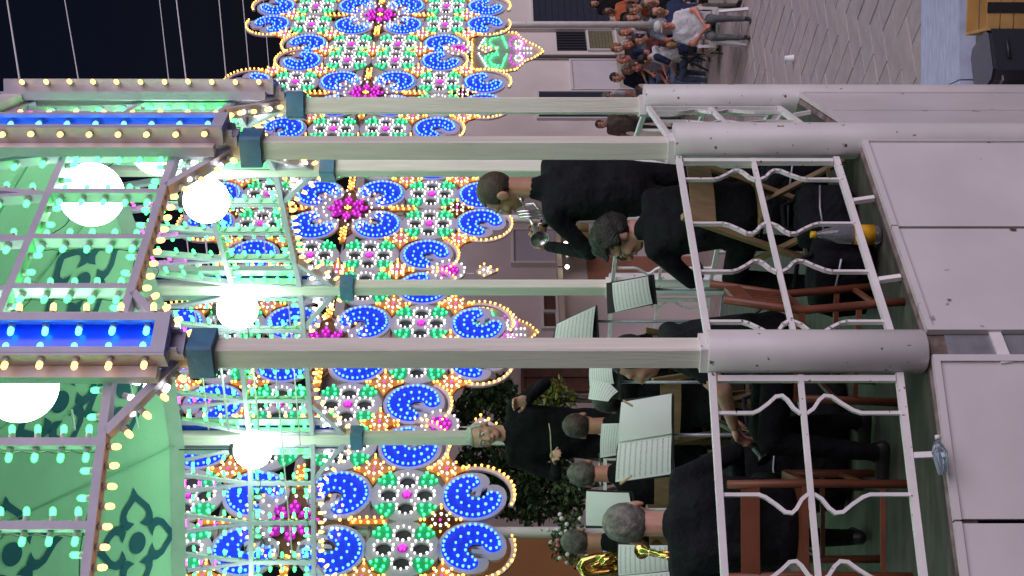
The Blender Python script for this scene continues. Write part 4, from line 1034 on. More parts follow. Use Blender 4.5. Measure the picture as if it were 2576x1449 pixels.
make_person('man with cropped brown-grey hair seated in front of the flowers with a brass horn', at(1450, 1363, 8.9, ZD), R_(184),
    seated(head=(0, -.03, 1.27), neck=(0, .0, 1.12), wrL=(.16, -.28, .86), elL=(.28, -.10, .82)), BLK, BLK, 'tan', ('short', 'salt'), face=False)
make_person('player in black bent over loose sheets beside the nearest cream post', at(1575, 935, 8.6, ZD), R_(-160),
    seated(chest=(0, -.08, .86), neck=(0, -.18, 1.0), head=(0, -.27, 1.08)), BLK, BLK, 'tan', ('short', 'dark'), face=False)
# conductor
pc = at(1232, 1090, 9.75, ZD + .20)
make_person('white-haired conductor in black facing the band, baton in one hand and the other raised', pc, R_(-6),
    standing(head=(0, -.05, 1.625), neck=(0, -.01, 1.49), shL=(.18, .0, 1.41), shR=(-.18, 0, 1.41), elR=(-.28, -.08, 1.13), wrR=(-.12, -.30, 1.13), elL=(.36, -.06, 1.20), wrL=(.28, -.24, 1.32)),
    BLK, BLK, 'fair', ('short', 'white'), yaw=R_(-4), pitch=R_(4), tilt=R_(-6), hands={'R': dict(d=(.35, -.55, .25), n=(.2, -.3, .8), curl=.9), 'L': dict(d=(-.15, -.25, .85), n=(.1, .9, .2), curl=.7)}, wide=1.08, sc=1.06)
po = thing('podium', 'low dark podium under the conductor', 'podium', (pc.x, pc.y, ZD))
for k, (zz, w_) in enumerate(((.0, .9), (.10, .86))):
    b = MB(); b.box((0, 0, zz + .045), (w_, w_, .09)); b.build('step', mat('dark_wood', (.06, .04, .03), .6, var=.4, vscale=6, streak=(1, 8, 1)), po, rel=False)
b = MB(); b.box((0, 0, .195), (.84, .84, .01)); b.build('top_mat', BLK, po, rel=False)
# baton
pb0 = pc + Vector((-.10, -.42, 1.24)); 
bt = thing('baton', 'slim pale baton held upright by the conductor', 'baton', pb0)
b = MB(); b.tube([(0, 0, 0), (.16, -.06, .01), (.22, -.05, .02)], [.006, .004, .003], 6); b.build('shaft', mat('pale_wood', (.62, .52, .36), .5), bt, True, rel=False)
b = MB(); b.ell((-.01, 0, 0), (.022, .012, .012), nu=10, nv=8); b.build('grip', mat('cork', (.4, .25, .12), .7), bt, True, rel=False)
# ---- people in the street
GS = 'seated spectators'
def spect(label, px, py, zh, rz, top, legs, **kw):
    """spectator whose head shows at the pixel, zh = height of the head's centre"""
    Y = F * (ZC - zh) / (px - HZ); J = kw.pop('J', None) or seated(); return make_person(label, at(px, py, Y, zh - J['head'][2] * kw.get('sc', 1.0)), R_(rz), J, top, legs, vox=.02, face=kw.pop('face', False), **kw), Y
lap = dict(wrL=(.05, -.24, .64), wrR=(-.05, -.24, .64))
old, YO = spect('old man in white shirt and white cap seated with hands in his lap', 1667, 66, 1.20, -14, WHT, GREYC, skin='red', hair=('bald', 'white'), face=True, sleeve='short', J=seated(**lap), cap=cloth('cap_white', (.6, .58, .55), .1), wide=1.15, pitch=R_(6))
jer, YJ = spect('young man in white and navy jersey numbered 21 turned sideways on a chair', 1622, 135, 1.10, -125, WHT, JEAN, skin='tan', hair=('short', 'dark'), sleeve='short', wide=1.05, J=seated(chest=(0, -.04, .88), head=(0, -.12, 1.18), neck=(0, -.06, 1.06)))
wom, YW = spect('blond girl in a spotted dress seated with her back turned', 1690, 114, .82, 165, cloth('navy_top', (.03, .04, .09)), cloth('dress', (.30, .22, .17)), skin='tan', hair=('long', 'blond'), sleeve='short', sc=.68)
spect('man in dark navy shirt seated behind the old man in the cap', 1652, 34, 1.22, 20, NAVYC, OLV, skin='tan', hair=('short', 'dark'), sleeve='short')
spect('bearded man with glasses in pale blue shirt in the second row', 1612, 62, 1.22, -30, LBL, NAVYC, skin='red', hair=('short', 'salt'), glasses=True, sleeve='short')
spect('dark-haired man in navy shirt looking down beside the white jersey', 1642, 82, .98, -70, NAVYC, JEAN, skin='dark', hair=('short', 'dark'), sleeve='short', sc=.84)
spect('person in an orange shirt seated in the row behind', 1592, 18, 1.25, -60, ORC, OLV, skin='tan', hair=('short', 'brown'), sleeve='short')
spect('grey-haired person in pale shirt seated before the barred window', 1578, 108, 1.22, -40, LBL, GREYC, skin='red', hair=('short', 'white'))
spect('man in patterned navy shirt seated against the cream base wall', 1566, 146, 1.30, -60, NAVYC, JEAN, skin='red', hair=('bald', 'grey'), sleeve='short')
spect('dark-haired boy in navy shirt facing the bandstand', 1549, 192, 1.38, -50, NAVYC, JEAN, skin='tan', hair=('short', 'dark'), sleeve='short', face=True)
spect('red-faced man in white shirt beside the corner post', 1528, 240, 1.52, -80, WHT, GREYC, skin='red', hair=('buzz', 'grey'), sleeve='short', J=standing(head=(0, -.03, 1.55), neck=(0, 0, 1.42)), sc=.97)
spect('woman in taupe top standing between the two corner posts', 1512, 311, 1.58, -30, TAUPE, GREYC, skin='tan', hair=('short', 'brown'), sleeve='short', J=standing(head=(0, -.03, 1.60)), face=True)
spect('man with bald crown standing behind the woman in taupe', 1484, 297, 1.64, 20, LBL, GREYC, skin='red', hair=('bald', 'brown'), J=standing())
spect('girl with dark hair in black top before the navy shutter', 1494, 12, 1.52, 10, BLK2, BLK, skin='tan', hair=('long', 'dark'), J=standing(head=(0, -.03, 1.55), neck=(0, 0, 1.42)), face=True, sleeve='short')
spect('man in dark green shirt seated at the end of the front row', 1600, -22, 1.20, -30, OLV, NAVYC, skin='tan', hair=('short', 'brown'), sleeve='short', shorts=True)

more = [('woman in grey top with crossed legs in the second row', 1585, 45, 1.22, -20, GREYC, OLV, 'tan', ('long', 'brown')), ('man in white polo shirt behind the bearded man', 1570, 78, 1.28, -35, WHT, GREYC, 'red', ('short', 'grey')),
 ('girl in pink top between the navy-shirted men', 1606, 96, 1.12, -50, cloth('pink', (.45, .16, .16)), JEAN, 'tan', ('long', 'dark')), ('man in black shirt at the back of the crowd', 1540, 60, 1.40, -10, BLK2, GREYC, 'tan', ('buzz', 'dark')),
 ('woman in pale dress beside the barred window', 1552, 118, 1.36, -40, TAUPE, TAUPE, 'fair', ('long', 'blond')), ('boy in red striped shirt before the navy shutter', 1530, 30, 1.25, 15, ORC, JEAN, 'dark', ('short', 'dark')),
 ('man in olive shirt beside the dark-haired boy', 1578, 172, 1.18, -60, OLV, GREYC, 'tan', ('short', 'grey')), ('seated person in light blue behind the jersey', 1598, 160, 1.15, -80, LBL, JEAN, 'red', ('short', 'brown')),
 ('person in dark jacket seated next to the orange shirt', 1630, 8, 1.2, 0, BLK2, JEAN, 'tan', ('short', 'salt'))]
for lb, px, py, zh, rz, tp, lg, sk_, hr in more: spect(lb, px, py, zh, rz, tp, lg, skin=sk_, hair=hr, sleeve='short')
# ================================================================== chairs
def chair(kind, label, loc, rz, group=None):
    m = {'wood': mat('pale_chair_wood', (.36, .25, .13), .5, var=.3, vscale=7, streak=(6, 1, 1)), 'red': mat('red_brown_chair_wood', (.20, .062, .03), .45, var=.35, vscale=7, streak=(1, 6, 1)), 'white': mat('white_plastic', (.72, .71, .72), .35), 'black': mat('black_plastic', (.02, .02, .024), .4)}[kind]
    root = thing('chair', label, 'chair', loc, rz, group)
    def p(nm, fn, mm=m, smooth=False): b = MB(); fn(b); return b.build(nm, mm, root, smooth, rel=False)
    if kind in ('wood', 'black'):
        zt_ = .5 if 'jersey' in label else .88; yt_ = .039 if 'jersey' in label else .24
        for s in (-1, 1):
            p('leg', lambda b: b.bar((s * .20, yt_, zt_), (s * .20, -.22, .01), .024, .034, Vector((1, 0, 0)))); p('leg', lambda b: b.bar((s * .172, -.18, .46), (s * .172, .24, .01), .022, .03, Vector((1, 0, 0))))
        for k in range(5): p('seat_slat', lambda b: b.box((0, -.17 + .08 * k, .462), (.31, .066, .016)))
        def band_(b):
            n = 8; pts = []
            for z in (.70, .83):
                for k in range(n + 1):
                    x = -.19 + .38 * k / n; y = .20 + (.83 - z) * -.3 + .035 * math.sin(math.pi * k / n); pts += [(x, y, z), (x, y + .014, z)]
            w_ = 2 * (n + 1); fs = []
            for k in range(n):
                a = 2 * k; fs += [(a, a + 2, a + 2 + w_, a + w_), (a + 1, a + 1 + w_, a + 3 + w_, a + 3), (a + w_, a + 2 + w_, a + 3 + w_, a + 1 + w_), (a, a + 1, a + 3, a + 2)]
            fs += [(0, w_, w_ + 1, 1), (2 * n, 2 * n + 1, w_ + 2 * n + 1, w_ + 2 * n)]
            b.add(pts, fs)
        if 'jersey' not in label: p('backrest', band_)
        p('stretcher', lambda b: b.bar((-.19, -.12, .19), (.19, -.12, .19), .018, .018)); p('stretcher', lambda b: b.bar((-.16, .18, .09), (.16, .18, .09), .018, .018))
    elif kind == 'red':
        for k in range(5 if 'half hidden' in label else 0): p('back_slat', lambda b: b.bar((-.13 + .065 * k, .215, .475), (-.13 + .065 * k, .233, .655), .03, .012, Vector((0, 1, 0))))
        for s in (-1, 1):
            p('leg', lambda b: b.tube([(s * .20, .25, .80), (s * .20, .20, .46), (s * .20, .24, .0)], .019, 8), smooth=True); p('leg', lambda b: b.tube([(s * .20, -.20, .46), (s * .20, -.22, .0)], .019, 8), smooth=True)
            p('stretcher', lambda b: b.bar((s * .20, .22, .20), (s * .20, -.21, .20), .018, .022))
        p('seat', lambda b: b.box((0, 0, .455), (.43, .43, .03))); p('backrest', lambda b: b.bar((-.21, .235, .70), (.21, .235, .70), .08, .02, Vector((0, 1, 0))))
        p('stretcher', lambda b: b.bar((-.19, .225, .12), (.19, .225, .12), .018, .02)); p('stretcher', lambda b: b.bar((-.19, -.21, .28), (.19, -.21, .28), .018, .02))
    else:
        for s in (-1, 1):
            for y0, y1 in ((-.20, -.25), (.18, .26)): p('leg', lambda b: b.bar((s * .22, y0, .43), (s * .26, y1, .0), .045, .03))
            p('armrest', lambda b: b.bar((s * .27, -.22, .66), (s * .26, .2, .68), .05, .025)); p('arm_support', lambda b: b.bar((s * .265, -.21, .43), (s * .27, -.21, .65), .03, .04))
        p('seat', lambda b: b.box((0, 0, .43), (.46, .46, .03)))
        for k in range(5): p('back_slat', lambda b: b.bar((-.18 + .09 * k, .20, .47), (-.19 + .095 * k, .29, .86), .055, .015, Vector((0, 1, 0))))
        p('top_rail', lambda b: b.bar((-.24, .29, .875), (.24, .29, .875), .05, .025))
    return root
chair('wood', 'pale folding chair under the curly-haired player in glasses', pg + Vector((0, 0, 0)), R_(-145))
chair('red', 'red-brown wooden chair under the grey-haired man by the railing', at(1560, 1316, 6.05, ZD), R_(182))
chair('red', 'red-brown chair under the man half hidden by the nearest cream post', p3, R_(-100))
chair('wood', 'pale folding chair under the player deep in the band', at(1520, 1010, 8.3, ZD), R_(168))
chair('wood', 'pale folding chair under the player with the flute', at(1465, 1192, 8.6, ZD), R_(186)); chair('wood', 'pale folding chair under the young dark-haired player', at(1455, 1072, 8.9, ZD), R_(176)); chair('wood', 'pale folding chair under the player with the brass horn', at(1450, 1363, 8.9, ZD), R_(184))
chair('black', 'black folding chair in front of the grey-haired man', at(1560, 1400, 7.6, ZD), R_(150)); chair('wood', 'pale folding chair under the player bent over loose sheets', at(1575, 935, 8.6, ZD), R_(-160))
def under(o, kind, label, dr=0): chair(kind, label, (o.location.x, o.location.y, 0.012), o.rotation_euler.z + dr).scale = o.scale
under(old, 'white', 'white plastic garden chair under the old man in the cap'); under(jer, 'black', 'black folding stool chair under the man in the jersey', 0); under(wom, 'black', 'black folding chair under the blond girl')
# skirt of dotted fabric as part of the woman, number on the jersey
def dotted():
    m = bpy.data.materials.new('spotted_dress'); m.use_nodes = True; n = m.node_tree; b = n.nodes['Principled BSDF']; tc = n.nodes.new('ShaderNodeTexCoord'); v = n.nodes.new('ShaderNodeTexVoronoi'); v.inputs['Scale'].default_value = 22
    r = n.nodes.new('ShaderNodeValToRGB'); r.color_ramp.elements[0].position = .28; r.color_ramp.elements[1].position = .34; r.color_ramp.elements[0].color = (.03, .02, .02, 1); r.color_ramp.elements[1].color = (.52, .42, .36, 1)
    n.links.new(tc.outputs['Object'], v.inputs[0]); n.links.new(v.outputs[0], r.inputs[0]); n.links.new(r.outputs[0], b.inputs['Base Color']); b.inputs['Roughness'].default_value = .85; return m
b = MB(); n = 22; rings = []
for r, y, z in ((.185, .02, .62), (.215, -.02, .54), (.25, -.14, .48), (.275, -.20, .34), (.29, -.22, .16)):
    rings.append([(r * math.cos(2 * math.pi * k / n) * (1 + .05 * math.sin(6 * k)), y + r * (.85 if z > .5 else 1.05) * math.sin(2 * math.pi * k / n), z) for k in range(n)])
for A_, B_ in zip(rings[:-1], rings[1:]): b.add(A_ + B_, [(k, (k + 1) % n, (k + 1) % n + n, k + n) for k in range(n)])
b.build('skirt', dotted(), wom, True, rel=False)
def text_mesh(txt, size):
    cu = bpy.data.curves.new('t', 'FONT'); cu.body = txt; cu.size = size; cu.extrude = .002; cu.align_x = 'CENTER'; cu.align_y = 'CENTER'; ob = bpy.data.objects.new('t', cu); COL.objects.link(ob)
    me = bpy.data.meshes.new_from_object(ob.evaluated_get(bpy.context.evaluated_depsgraph_get())); bpy.data.objects.remove(ob); return me
tm = text_mesh('21', .20); tm.materials.clear(); tm.materials.append(mat('print_navy', (.02, .025, .06), .6)); o = link('jersey_number', tm, jer, (0, .155, .88), (R_(90), 0, R_(180)))
b = MB(); capsule(b, (.165, .02, .99), (.235, -.035, .80), .062, .055); b.build('jersey_sleeve', NAVYC, jer, True, rel=False)
# ================================================================== music stands and sheets
def sheet_mat(name, blank=False):
    m = bpy.data.materials.new(name); m.use_nodes = True; n = m.node_tree; b = n.nodes['Principled BSDF']; b.inputs['Roughness'].default_value = .8; b.inputs['Base Color'].default_value = (.66, .70, .68, 1)
    if blank: return m
    uv = n.nodes.new('ShaderNodeUVMap'); sep = n.nodes.new('ShaderNodeSeparateXYZ'); n.links.new(uv.outputs[0], sep.inputs[0])
    def math_(op, a, b_=None):
        q = n.nodes.new('ShaderNodeMath'); q.operation = op
        for i, x in enumerate((a, b_)):
            if x is None: continue
            if isinstance(x, (int, float)): q.inputs[i].default_value = x
            else: n.links.new(x, q.inputs[i])
        return q.outputs[0]
    fr = math_('FRACT', math_('MULTIPLY', sep.outputs[1], 10.0)); stave = math_('LESS_THAN', math_('ABSOLUTE', math_('SUBTRACT', fr, .5)), .15)
    mg = math_('LESS_THAN', math_('ABSOLUTE', math_('SUBTRACT', sep.outputs[0], .5)), .44); mv = math_('LESS_THAN', math_('ABSOLUTE', math_('SUBTRACT', sep.outputs[1], .5)), .46)
    nz = n.nodes.new('ShaderNodeTexNoise'); nz.inputs['Scale'].default_value = 1; mp = n.nodes.new('ShaderNodeMapping'); mp.inputs['Scale'].default_value = (70, 60, 1); n.links.new(uv.outputs[0], mp.inputs[0]); n.links.new(mp.outputs[0], nz.inputs[0])
    ink = math_('MULTIPLY', math_('MULTIPLY', math_('MULTIPLY', stave, mg), mv), math_('ADD', math_('MULTIPLY', math_('GREATER_THAN', nz.outputs[0], .53), .5), .14))
    mix = n.nodes.new('ShaderNodeMix'); mix.data_type = 'RGBA'; n.links.new(ink, mix.inputs['Factor']); mix.inputs['A'].default_value = (.66, .70, .68, 1); mix.inputs['B'].default_value = (.05, .05, .06, 1); n.links.new(mix.outputs['Result'], b.inputs['Base Color']); return m
SHM, SHB = sheet_mat('printed_music'), sheet_mat('blank_paper', True)
def paper(root, name, quad, m, bow=.012):
    """quad: TL, TR, BR, BL world points"""
    tl, tr, br, bl = [Vector(q) for q in quad]; n = 6; nr = (tr - tl).cross(bl - tl).normalized()
    if nr.y > 0: nr = -nr
    L = parent_loc(root); vs = []; uvs = []
    for j in range(n + 1):
        for i in range(n + 1):
            a, c = i / n, j / n; p = tl.lerp(tr, a).lerp(bl.lerp(br, a), c) + nr * (bow * math.sin(math.pi * a) + .01 * math.sin(c * 3)) - L; vs.append(p); uvs.append((a, 1 - c))
    N2 = len(vs); vs2 = vs + [v - nr * .0015 for v in vs]; q = [(j * (n + 1) + i, j * (n + 1) + i + 1, (j + 1) * (n + 1) + i + 1, (j + 1) * (n + 1) + i) for j in range(n) for i in range(n)]
    b = MB(); b.add(vs2, q + [tuple(i + N2 for i in f[::-1]) for f in q]); me = b.mesh(name, m, True); ul = me.uv_layers.new()
    for lp in me.loops: ul.data[lp.index].uv = uvs[lp.vertex_index % N2]
    return link(name, me, root)
def music_stand(label, desk, Yd, sheets, black=True):
    """desk: pixel quad TL TR BR BL (upright picture) as (x,y) pairs, sheets: list of (quad, blank)"""
    P = [W(x, y, Yd + (.05 if k < 2 else -.03)) for k, (x, y) in enumerate(desk)]; c = (P[2] + P[3]) / 2; base = Vector((c.x, c.y + .03, ZD))
    root = thing('music_stand', label, 'music stand', base)
    b = MB(); nr = (P[1] - P[0]).cross(P[3] - P[0]).normalized(); nr = nr if nr.y > 0 else -nr
    vs = [p + nr * .012 - base for p in P] + [p + nr * .02 - base for p in P]; b.add(vs, [(0, 1, 2, 3), (7, 6, 5, 4), (0, 4, 5, 1), (1, 5, 6, 2), (2, 6, 7, 3), (3, 7, 4, 0)]); b.build('desk', BLACKM, root, rel=False)
    b = MB(); b.bar(P[3] - base + Vector((0, -.02, 0)), P[2] - base + Vector((0, -.02, 0)), .05, .008); b.build('lip', BLACKM, root, rel=False)
    b = MB(); b.tube([c - base + Vector((0, .04, .05)), Vector((0, 0, .5)), Vector((0, 0, .25))], [.009, .011, .012], 8); b.build('pole', STEEL, root, True, rel=False)
    for k in range(3):
        a = k * 2.094 + .5; b = MB(); b.tube([(0, 0, .3), (.26 * math.cos(a), .26 * math.sin(a), .01)], .008, 6); b.build('leg', BLACKM, root, True, rel=False)
    for k, (q, blank) in enumerate(sheets):
        Pq = [W(x, y, Yd - .012 * (k + 1) + (.05 if i < 2 else -.03)) for i, (x, y) in enumerate(q)]
        st = link('sheet_music', None, None); st.location = (Pq[0] + Pq[2]) / 2
        tag(st, ('blank back of a music sheet on the ' if blank else 'printed music sheet, number %d from the front, on the ' % (k + 1) if len(sheets) > 1 else 'printed music sheet on the ') + label.split(' ', 1)[1] if False else ('plain sheet on ' if blank else ['printed sheet on ', 'second printed sheet on ', 'third printed sheet on '][min(k, 2)]) + label, 'sheet music', 'sheets on the music stands')
        paper(st, 'page', Pq, SHB if blank else SHM)
    return root
music_stand('stand beside the curly-haired player', [(1527, 790), (1524, 712), (1642, 690), (1650, 765)], 7.6, [([(1548, 785), (1540, 712), (1630, 695), (1642, 764)], False)])
music_stand('stand leaning behind the nearest cream post', [(1388, 850), (1400, 812), (1500, 768), (1505, 850)], 8.1, [([(1393, 880), (1401, 815), (1498, 770), (1490, 862)], False)])
music_stand('stand of the bent player', [(1490, 1000), (1490, 915), (1560, 920), (1560, 1005)], 8.0, [([(1484, 975), (1484, 912), (1540, 915), (1545, 965)], False), ([(1480, 1004), (1498, 925), (1555, 985), (1530, 1010)], False)])
music_stand('large stand in front of the grey-haired man', [(1556, 1214), (1564, 1005), (1692, 992), (1692, 1200)], 7.5, [([(1548, 1213), (1556, 1112), (1690, 1092), (1688, 1193)], False), ([(1556, 1112), (1563, 1012), (1690, 990), (1690, 1091)], True)])
music_stand('stand behind the large one', [(1508, 1155), (1512, 1060), (1580, 1060), (1580, 1150)], 8.8, [([(1510, 1152), (1514, 1066), (1580, 1064), (1570, 1142)], False)])
music_stand('stand left of the flute player', [(1472, 1330), (1474, 1232), (1590, 1238), (1600, 1330)], 8.3, [([(1474, 1322), (1475, 1236), (1582, 1240), (1600, 1325)], True)])
music_stand('stand beside the brass horn', [(1552, 1520), (1552, 1368), (1690, 1372), (1700, 1520)], 7.8, [([(1556, 1448), (1556, 1370), (1680, 1372), (1682, 1436)], False), ([(1556, 1520), (1557, 1449), (1684, 1438), (1690, 1515)], False)])
# clothes pegs
for k, (x0, y0, x1, y1) in enumerate(((1568, 1008, 1592, 1022), (1560, 1218, 1590, 1196))):
    p, q = W(x0, y0, 7.42), W(x1, y1, 7.40); pg_ = thing('clothes_peg', ['wooden clothes peg on the blank page of the large stand', 'wooden clothes peg on the printed page of the large stand'][k], 'clothes peg', p, 0, 'pegs on the large stand')
    for s in (-1, 1): b = MB(); b.bar(Vector((0, s * .006, 0)), (q - p) + Vector((0, s * .003, 0)), .012, .008); b.build('jaw', mat('peg_wood', (.42, .30, .16), .6), pg_, rel=False)
    b = MB(); b.tube([(q - p) * .45 + Vector((0, .012, 0)), (q - p) * .45 - Vector((0, .012, 0))], .004, 6); b.build('spring', STEEL, pg_, rel=False)
# ================================================================== instruments
BRASS = mat('polished_brass', (.78, .52, .16), .2, 1.0, var=.1, vscale=8); SILV = mat('silver_plate', (.62, .64, .61), .28, 1.0)
def horn(name, label, cat, m, base, path, radii, bell, extra=()):
    root = thing(name, label, cat, base)
    b = MB(); b.tube([Vector(p) - base for p in path], radii, 12); b.build('main_tube', m, root, True, rel=False)
    bp, bd, br, bl = bell; M = Matrix.Translation(Vector(bp) - base) @ Vector(bd).to_track_quat('Z', 'X').to_matrix().to_4x4()
    b = MB(); prof = [(radii[-1] if isinstance(radii, list) else radii, 0), (br * .35, bl * .5), (br * .55, bl * .8), (br * .8, bl * .95), (br, bl), (br * .96, bl * .995), (br * .5, bl * .8), (br * .25, bl * .4)]
    vs, k = [], 24
    b.lathe(prof, k, M); b.build('bell', m, root, True, rel=False)
    for nm, pth, r in extra: b = MB(); b.tube([Vector(p) - base for p in pth], r, 10); b.build(nm, m, root, True, rel=False)
    return root
mo = W(1312, 505, 7.42); be = W(1345, 575, 7.15); dirb = (be - mo).normalized()
side_ = Vector((0, 0, -1)); 
horn('trumpet', 'silver trumpet raised to the lips of the tall standing man', 'trumpet', SILV, mo, [mo, mo + dirb * .10, mo.lerp(be, .6), mo.lerp(be, .95)], [.007, .006, .007, .010], (mo.lerp(be, .9), dirb, .05, .15),
     [('valve', [mo.lerp(be, .40 + .1 * k) + Vector((0, 0, .05)), mo.lerp(be, .40 + .1 * k) + Vector((0, 0, -.07))], .011) for k in range(3)] + [('tuning_slide', [mo.lerp(be, .15) + Vector((0, 0, -.01)), mo.lerp(be, .1) + Vector((0, 0, -.06)), mo.lerp(be, .3) + Vector((0, 0, -.075)), mo.lerp(be, .8) + Vector((0, 0, -.07)), mo.lerp(be, .86) + Vector((0, 0, -.03))], .007), ('mouthpiece', [mo - dirb * .06, mo], .008)])
# baritone horn by the rear player
c0 = W(1505, 1425, 8.3)
def hp(x, y, Y=8.3): return W(x, y, Y)
horn('brass_horn', 'golden brass horn with a wide bend held by the player before the flowers', 'brass horn', BRASS, c0, [hp(1552, 1395), hp(1500, 1402), hp(1470, 1412), hp(1463, 1425), hp(1470, 1440), hp(1490, 1447), hp(1530, 1440), hp(1560, 1432)], [.022, .026, .03, .033, .034, .036, .04, .042], (hp(1552, 1432), (hp(1640, 1410, 8.2) - hp(1552, 1432)), .12, .3),
     [('inner_tube', [hp(1550, 1410), hp(1510, 1416), hp(1488, 1424), hp(1495, 1432), hp(1545, 1424)], .014), ('valve', [hp(1500, 1408, 8.24), hp(1540, 1392, 8.24)], .02), ('valve', [hp(1510, 1416, 8.22), hp(1550, 1400, 8.22)], .02)])
c1 = W(1640, 1390, 7.0)
horn('cornet', 'brass cornet bell showing beside the grey-haired man', 'cornet', BRASS, c1, [W(1685, 1400, 6.9), W(1660, 1396, 6.95), W(1640, 1390, 7.0)], [.012, .014, .02], (W(1645, 1392, 7.0), W(1618, 1384, 7.1) - W(1645, 1392, 7.0), .05, .12), [('slide', [W(1690, 1392, 6.9), W(1660, 1386, 6.95)], .008), ('slide', [W(1690, 1404, 6.88), W(1665, 1402, 6.92)], .008)])
c2 = W(1905, 1145, 6.4)
horn('clarinet', 'dark clarinet with silver keys resting on the knee behind the railing', 'clarinet', BLACKM, c2, [W(1800, 1060, 6.6), W(1850, 1085, 6.5), W(1905, 1130, 6.4)], [.014, .016, .018], (W(1900, 1128, 6.4), W(1925, 1160, 6.35) - W(1900, 1128, 6.4), .04, .08), [('key', [W(1865, 1092, 6.46), W(1890, 1112, 6.42)], .006), ('key', [W(1830, 1072, 6.5), W(1850, 1082, 6.48)], .006)])
fl0, fl1 = W(1512, 1222, 9.0), W(1508, 1140, 9.1)
ft = thing('flute', 'slim silver flute held sideways below the cropped grey head', 'flute', fl0); b = MB(); b.tube([Vector(), fl1 - fl0], .009, 8); b.build('tube', SILV, ft, True, rel=False)
for k in range(5): b = MB(); b.tube([(fl1 - fl0) * (.15 + .1 * k) + Vector((0, -.012, .004)), (fl1 - fl0) * (.18 + .1 * k) + Vector((0, -.014, .006))], .007, 6); b.build('key', SILV, ft, True, rel=False)
# ================================================================== bottles, bags, cup, case, crate
def bottle(name, label, loc, prof, m, rot=(0, 0, 0), lab=None, capc=None, sc=1.0, crump=0):
    root = thing(name, label, 'bottle', loc); root.rotation_euler = rot; root.scale = (sc,) * 3
    b = MB(); b.lathe(prof, 18)
    if crump: b.v = [tuple(Vector(v) + Vector((noise.noise(Vector(v) * 40), noise.noise(Vector(v) * 40 + Vector((9, 0, 0))), 0)) * crump) for v in b.v]
    b.build('body', m, root, not crump, rel=False)
    if lab: b = MB(); b.lathe([(r + .0015, z) for r, z in lab[0]], 18); b.build('label_band', lab[1], root, True, rel=False)
    zt = prof[-1][1]; b = MB(); b.lathe([(.016, zt - .004), (.016, zt + .018), (.014, zt + .02)], 14); b.build('cap', capc, root, True, rel=False)
PETM = mat('clear_plastic', (.75, .80, .85), .08, trans=.85); YLAB = mat('yellow_label', (.75, .42, .02), .5, var=.5, vscale=30, col2=(.55, .25, .0))
bottle('drink_bottle', 'plastic bottle with yellow label and yellow cap behind the lower rail', at(2200, 590, 6.28, ZD + .005), [(.038, 0), (.045, .012), (.045, .15), (.043, .19), (.028, .25), (.014, .285), (.013, .30)], PETM, (0, 0, 0), ([(.045, .03), (.045, .125)], YLAB), mat('yellow_cap', (.8, .5, .02), .4), 1.02)
bottle('water_bottle', 'crumpled clear water bottle on the deck edge outside the railing', at(2335, 1195, 5.30, ZD + .03), [(.028, 0), (.034, .01), (.033, .12), (.02, .16), (.012, .19)], mat('blue_clear_plastic', (.6, .75, .9), .08, trans=.85), (R_(8), R_(86), R_(20)), None, mat('white_cap', (.7, .7, .7), .4), .75, .022)
def bag(name, label, loc, rz, size, seed, m):
    root = thing(name, label, 'bag', loc, rz); b = MB(); b.ell((0, 0, size[2] / 2), (size[0] / 2, size[1] / 2, size[2] / 2), nu=24, nv=16)
    out = []
    for v in b.v:
        q = Vector((v[0] / size[0] * 2, v[1] / size[1] * 2, (v[2] - size[2] / 2) / size[2] * 2)); mx = max(abs(q.x), abs(q.y), abs(q.z), 1e-3); q = q * (q.length / mx) ** .7
        q = q * (1 + .08 * noise.noise(q * 2 + Vector((seed, 0, 0)))); out.append((q.x * size[0] / 2, q.y * size[1] / 2, max(q.z, -.97) * size[2] / 2 + size[2] / 2))
    b.v = out; b.build('body', m, root, True, rel=False)
    b = MB(); b.tube([(-size[0] * .3, 0, size[2] * .95), (-size[0] * .2, 0, size[2] * 1.2), (size[0] * .2, 0, size[2] * 1.2), (size[0] * .3, 0, size[2] * .95)], .012, 8); b.build('handle', m, root, True, rel=False)
    b = MB(); b.tube([(-size[0] * .42, -size[1] * .47, size[2] * .62), (0, -size[1] * .52, size[2] * .66), (size[0] * .42, -size[1] * .47, size[2] * .62)], .006, 6); b.build('zip', STEEL, root, True, rel=False)
bag('instrument_bag', 'soft black instrument bag on the deck beside the yellow-labelled bottle', at(2180, 690, 6.45, ZD + .003), R_(-30), (.36, .26, .30), 1, BLK); bag('backpack', 'dark backpack on the deck behind the yellow-labelled bottle', at(2150, 545, 6.75, ZD + .003), R_(20), (.30, .22, .30), 5, BLK2)
cp = thing('paper_cup', 'white paper cup upside down on the paving', 'cup', at(2000, 146, F * ZC / (2000 - HZ), .014)); b = MB(); b.lathe([(.045, 0), (.043, .004), (.030, .105), (.001, .106)], 18); b.build('body', mat('white_cup', (.75, .74, .76), .5), cp, True, rel=False); b = MB(); b.lathe([(.047, 0), (.048, .004), (.046, .008)], 18); b.build('rim', MATS['white_cup'], cp, True, rel=False)
cs = thing('instrument_case', 'black hard instrument case standing on the forecourt by the skirt panel', 'case', (1.52, 9.05, .006), R_(18))
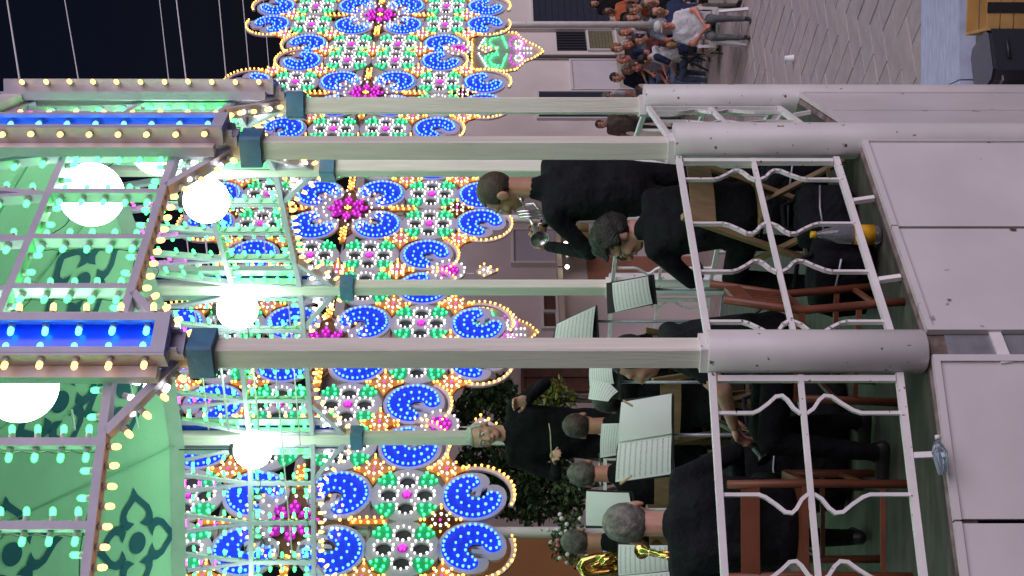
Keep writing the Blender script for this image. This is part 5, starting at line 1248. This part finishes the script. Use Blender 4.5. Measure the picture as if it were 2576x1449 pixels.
b = MB(); rounded_box(b, 0, 0, 0, .245, .40, 0, .05); rounded_box(b, 0, 0, .245, .262, .36, 0, .05); b.build('shell', mat('black_case', (.018, .02, .028), .3, bump=.2, bscale=80), cs, rel=False); b = MB(); b.box((0, 0, .20), (.428, .348, .010)); b.build('trim', STEEL, cs, rel=False)
b = MB(); b.tube([(-.07, -.18, .14), (-.06, -.22, .16), (.06, -.22, .16), (.07, -.18, .14)], .01, 8); b.build('handle', BLACKM, cs, True, rel=False)
cr = thing('yellow_crate', 'yellow wooden crate with black bands behind the black case', 'crate', (2.05, 9.1, .006), R_(-6))
YW = mat('yellow_wood', (.55, .33, .10), .6, var=.3, vscale=6, streak=(1, 6, 1))
for k in range(3): b = MB(); b.box((0, -.2, .05 + .09 * k), (.62, .02, .08)); b.build('plank', YW, cr, rel=False); b = MB(); b.box((0, .2, .05 + .09 * k), (.62, .02, .08)); b.build('plank', YW, cr, rel=False)
for s in (-1, 1): b = MB(); b.box((s * .3, 0, .14), (.02, .38, .27)); b.build('end_board', YW, cr, rel=False); b = MB(); b.box((s * .16, -.213, .14), (.07, .004, .27)); b.build('band', BLACKM, cr, rel=False)
b = MB(); b.box((0, 0, .03), (.58, .36, .02)); b.build('bottom', YW, cr, rel=False)
p0, p1 = W(2437, 52, 9.6), W(2500, 112, 8.95); sk = thing('wooden_stick', 'thin wooden stick leaning over the kerb from the yellow crate', 'stick', p1); b = MB(); b.tube([Vector(), p0 - p1], [.014, .011], 8); b.build('shaft', mat('stick_wood', (.36, .2, .1), .6), sk, True, rel=False)

bag('gig_bag', 'large black gig bag standing behind the railing near the grey-haired man', at(1900, 1190, 6.9, ZD + .003), R_(15), (.42, .30, .62), 8, BLK); bag('drum_cover', 'black padded drum cover on the deck below the large stand', at(1950, 1040, 7.0, ZD + .003), R_(40), (.46, .40, .42), 11, BLK2); bag('holdall', 'black holdall on the deck under the trumpeter', at(2050, 470, 7.4, ZD + .003), R_(-20), (.46, .30, .34), 14, BLK2)
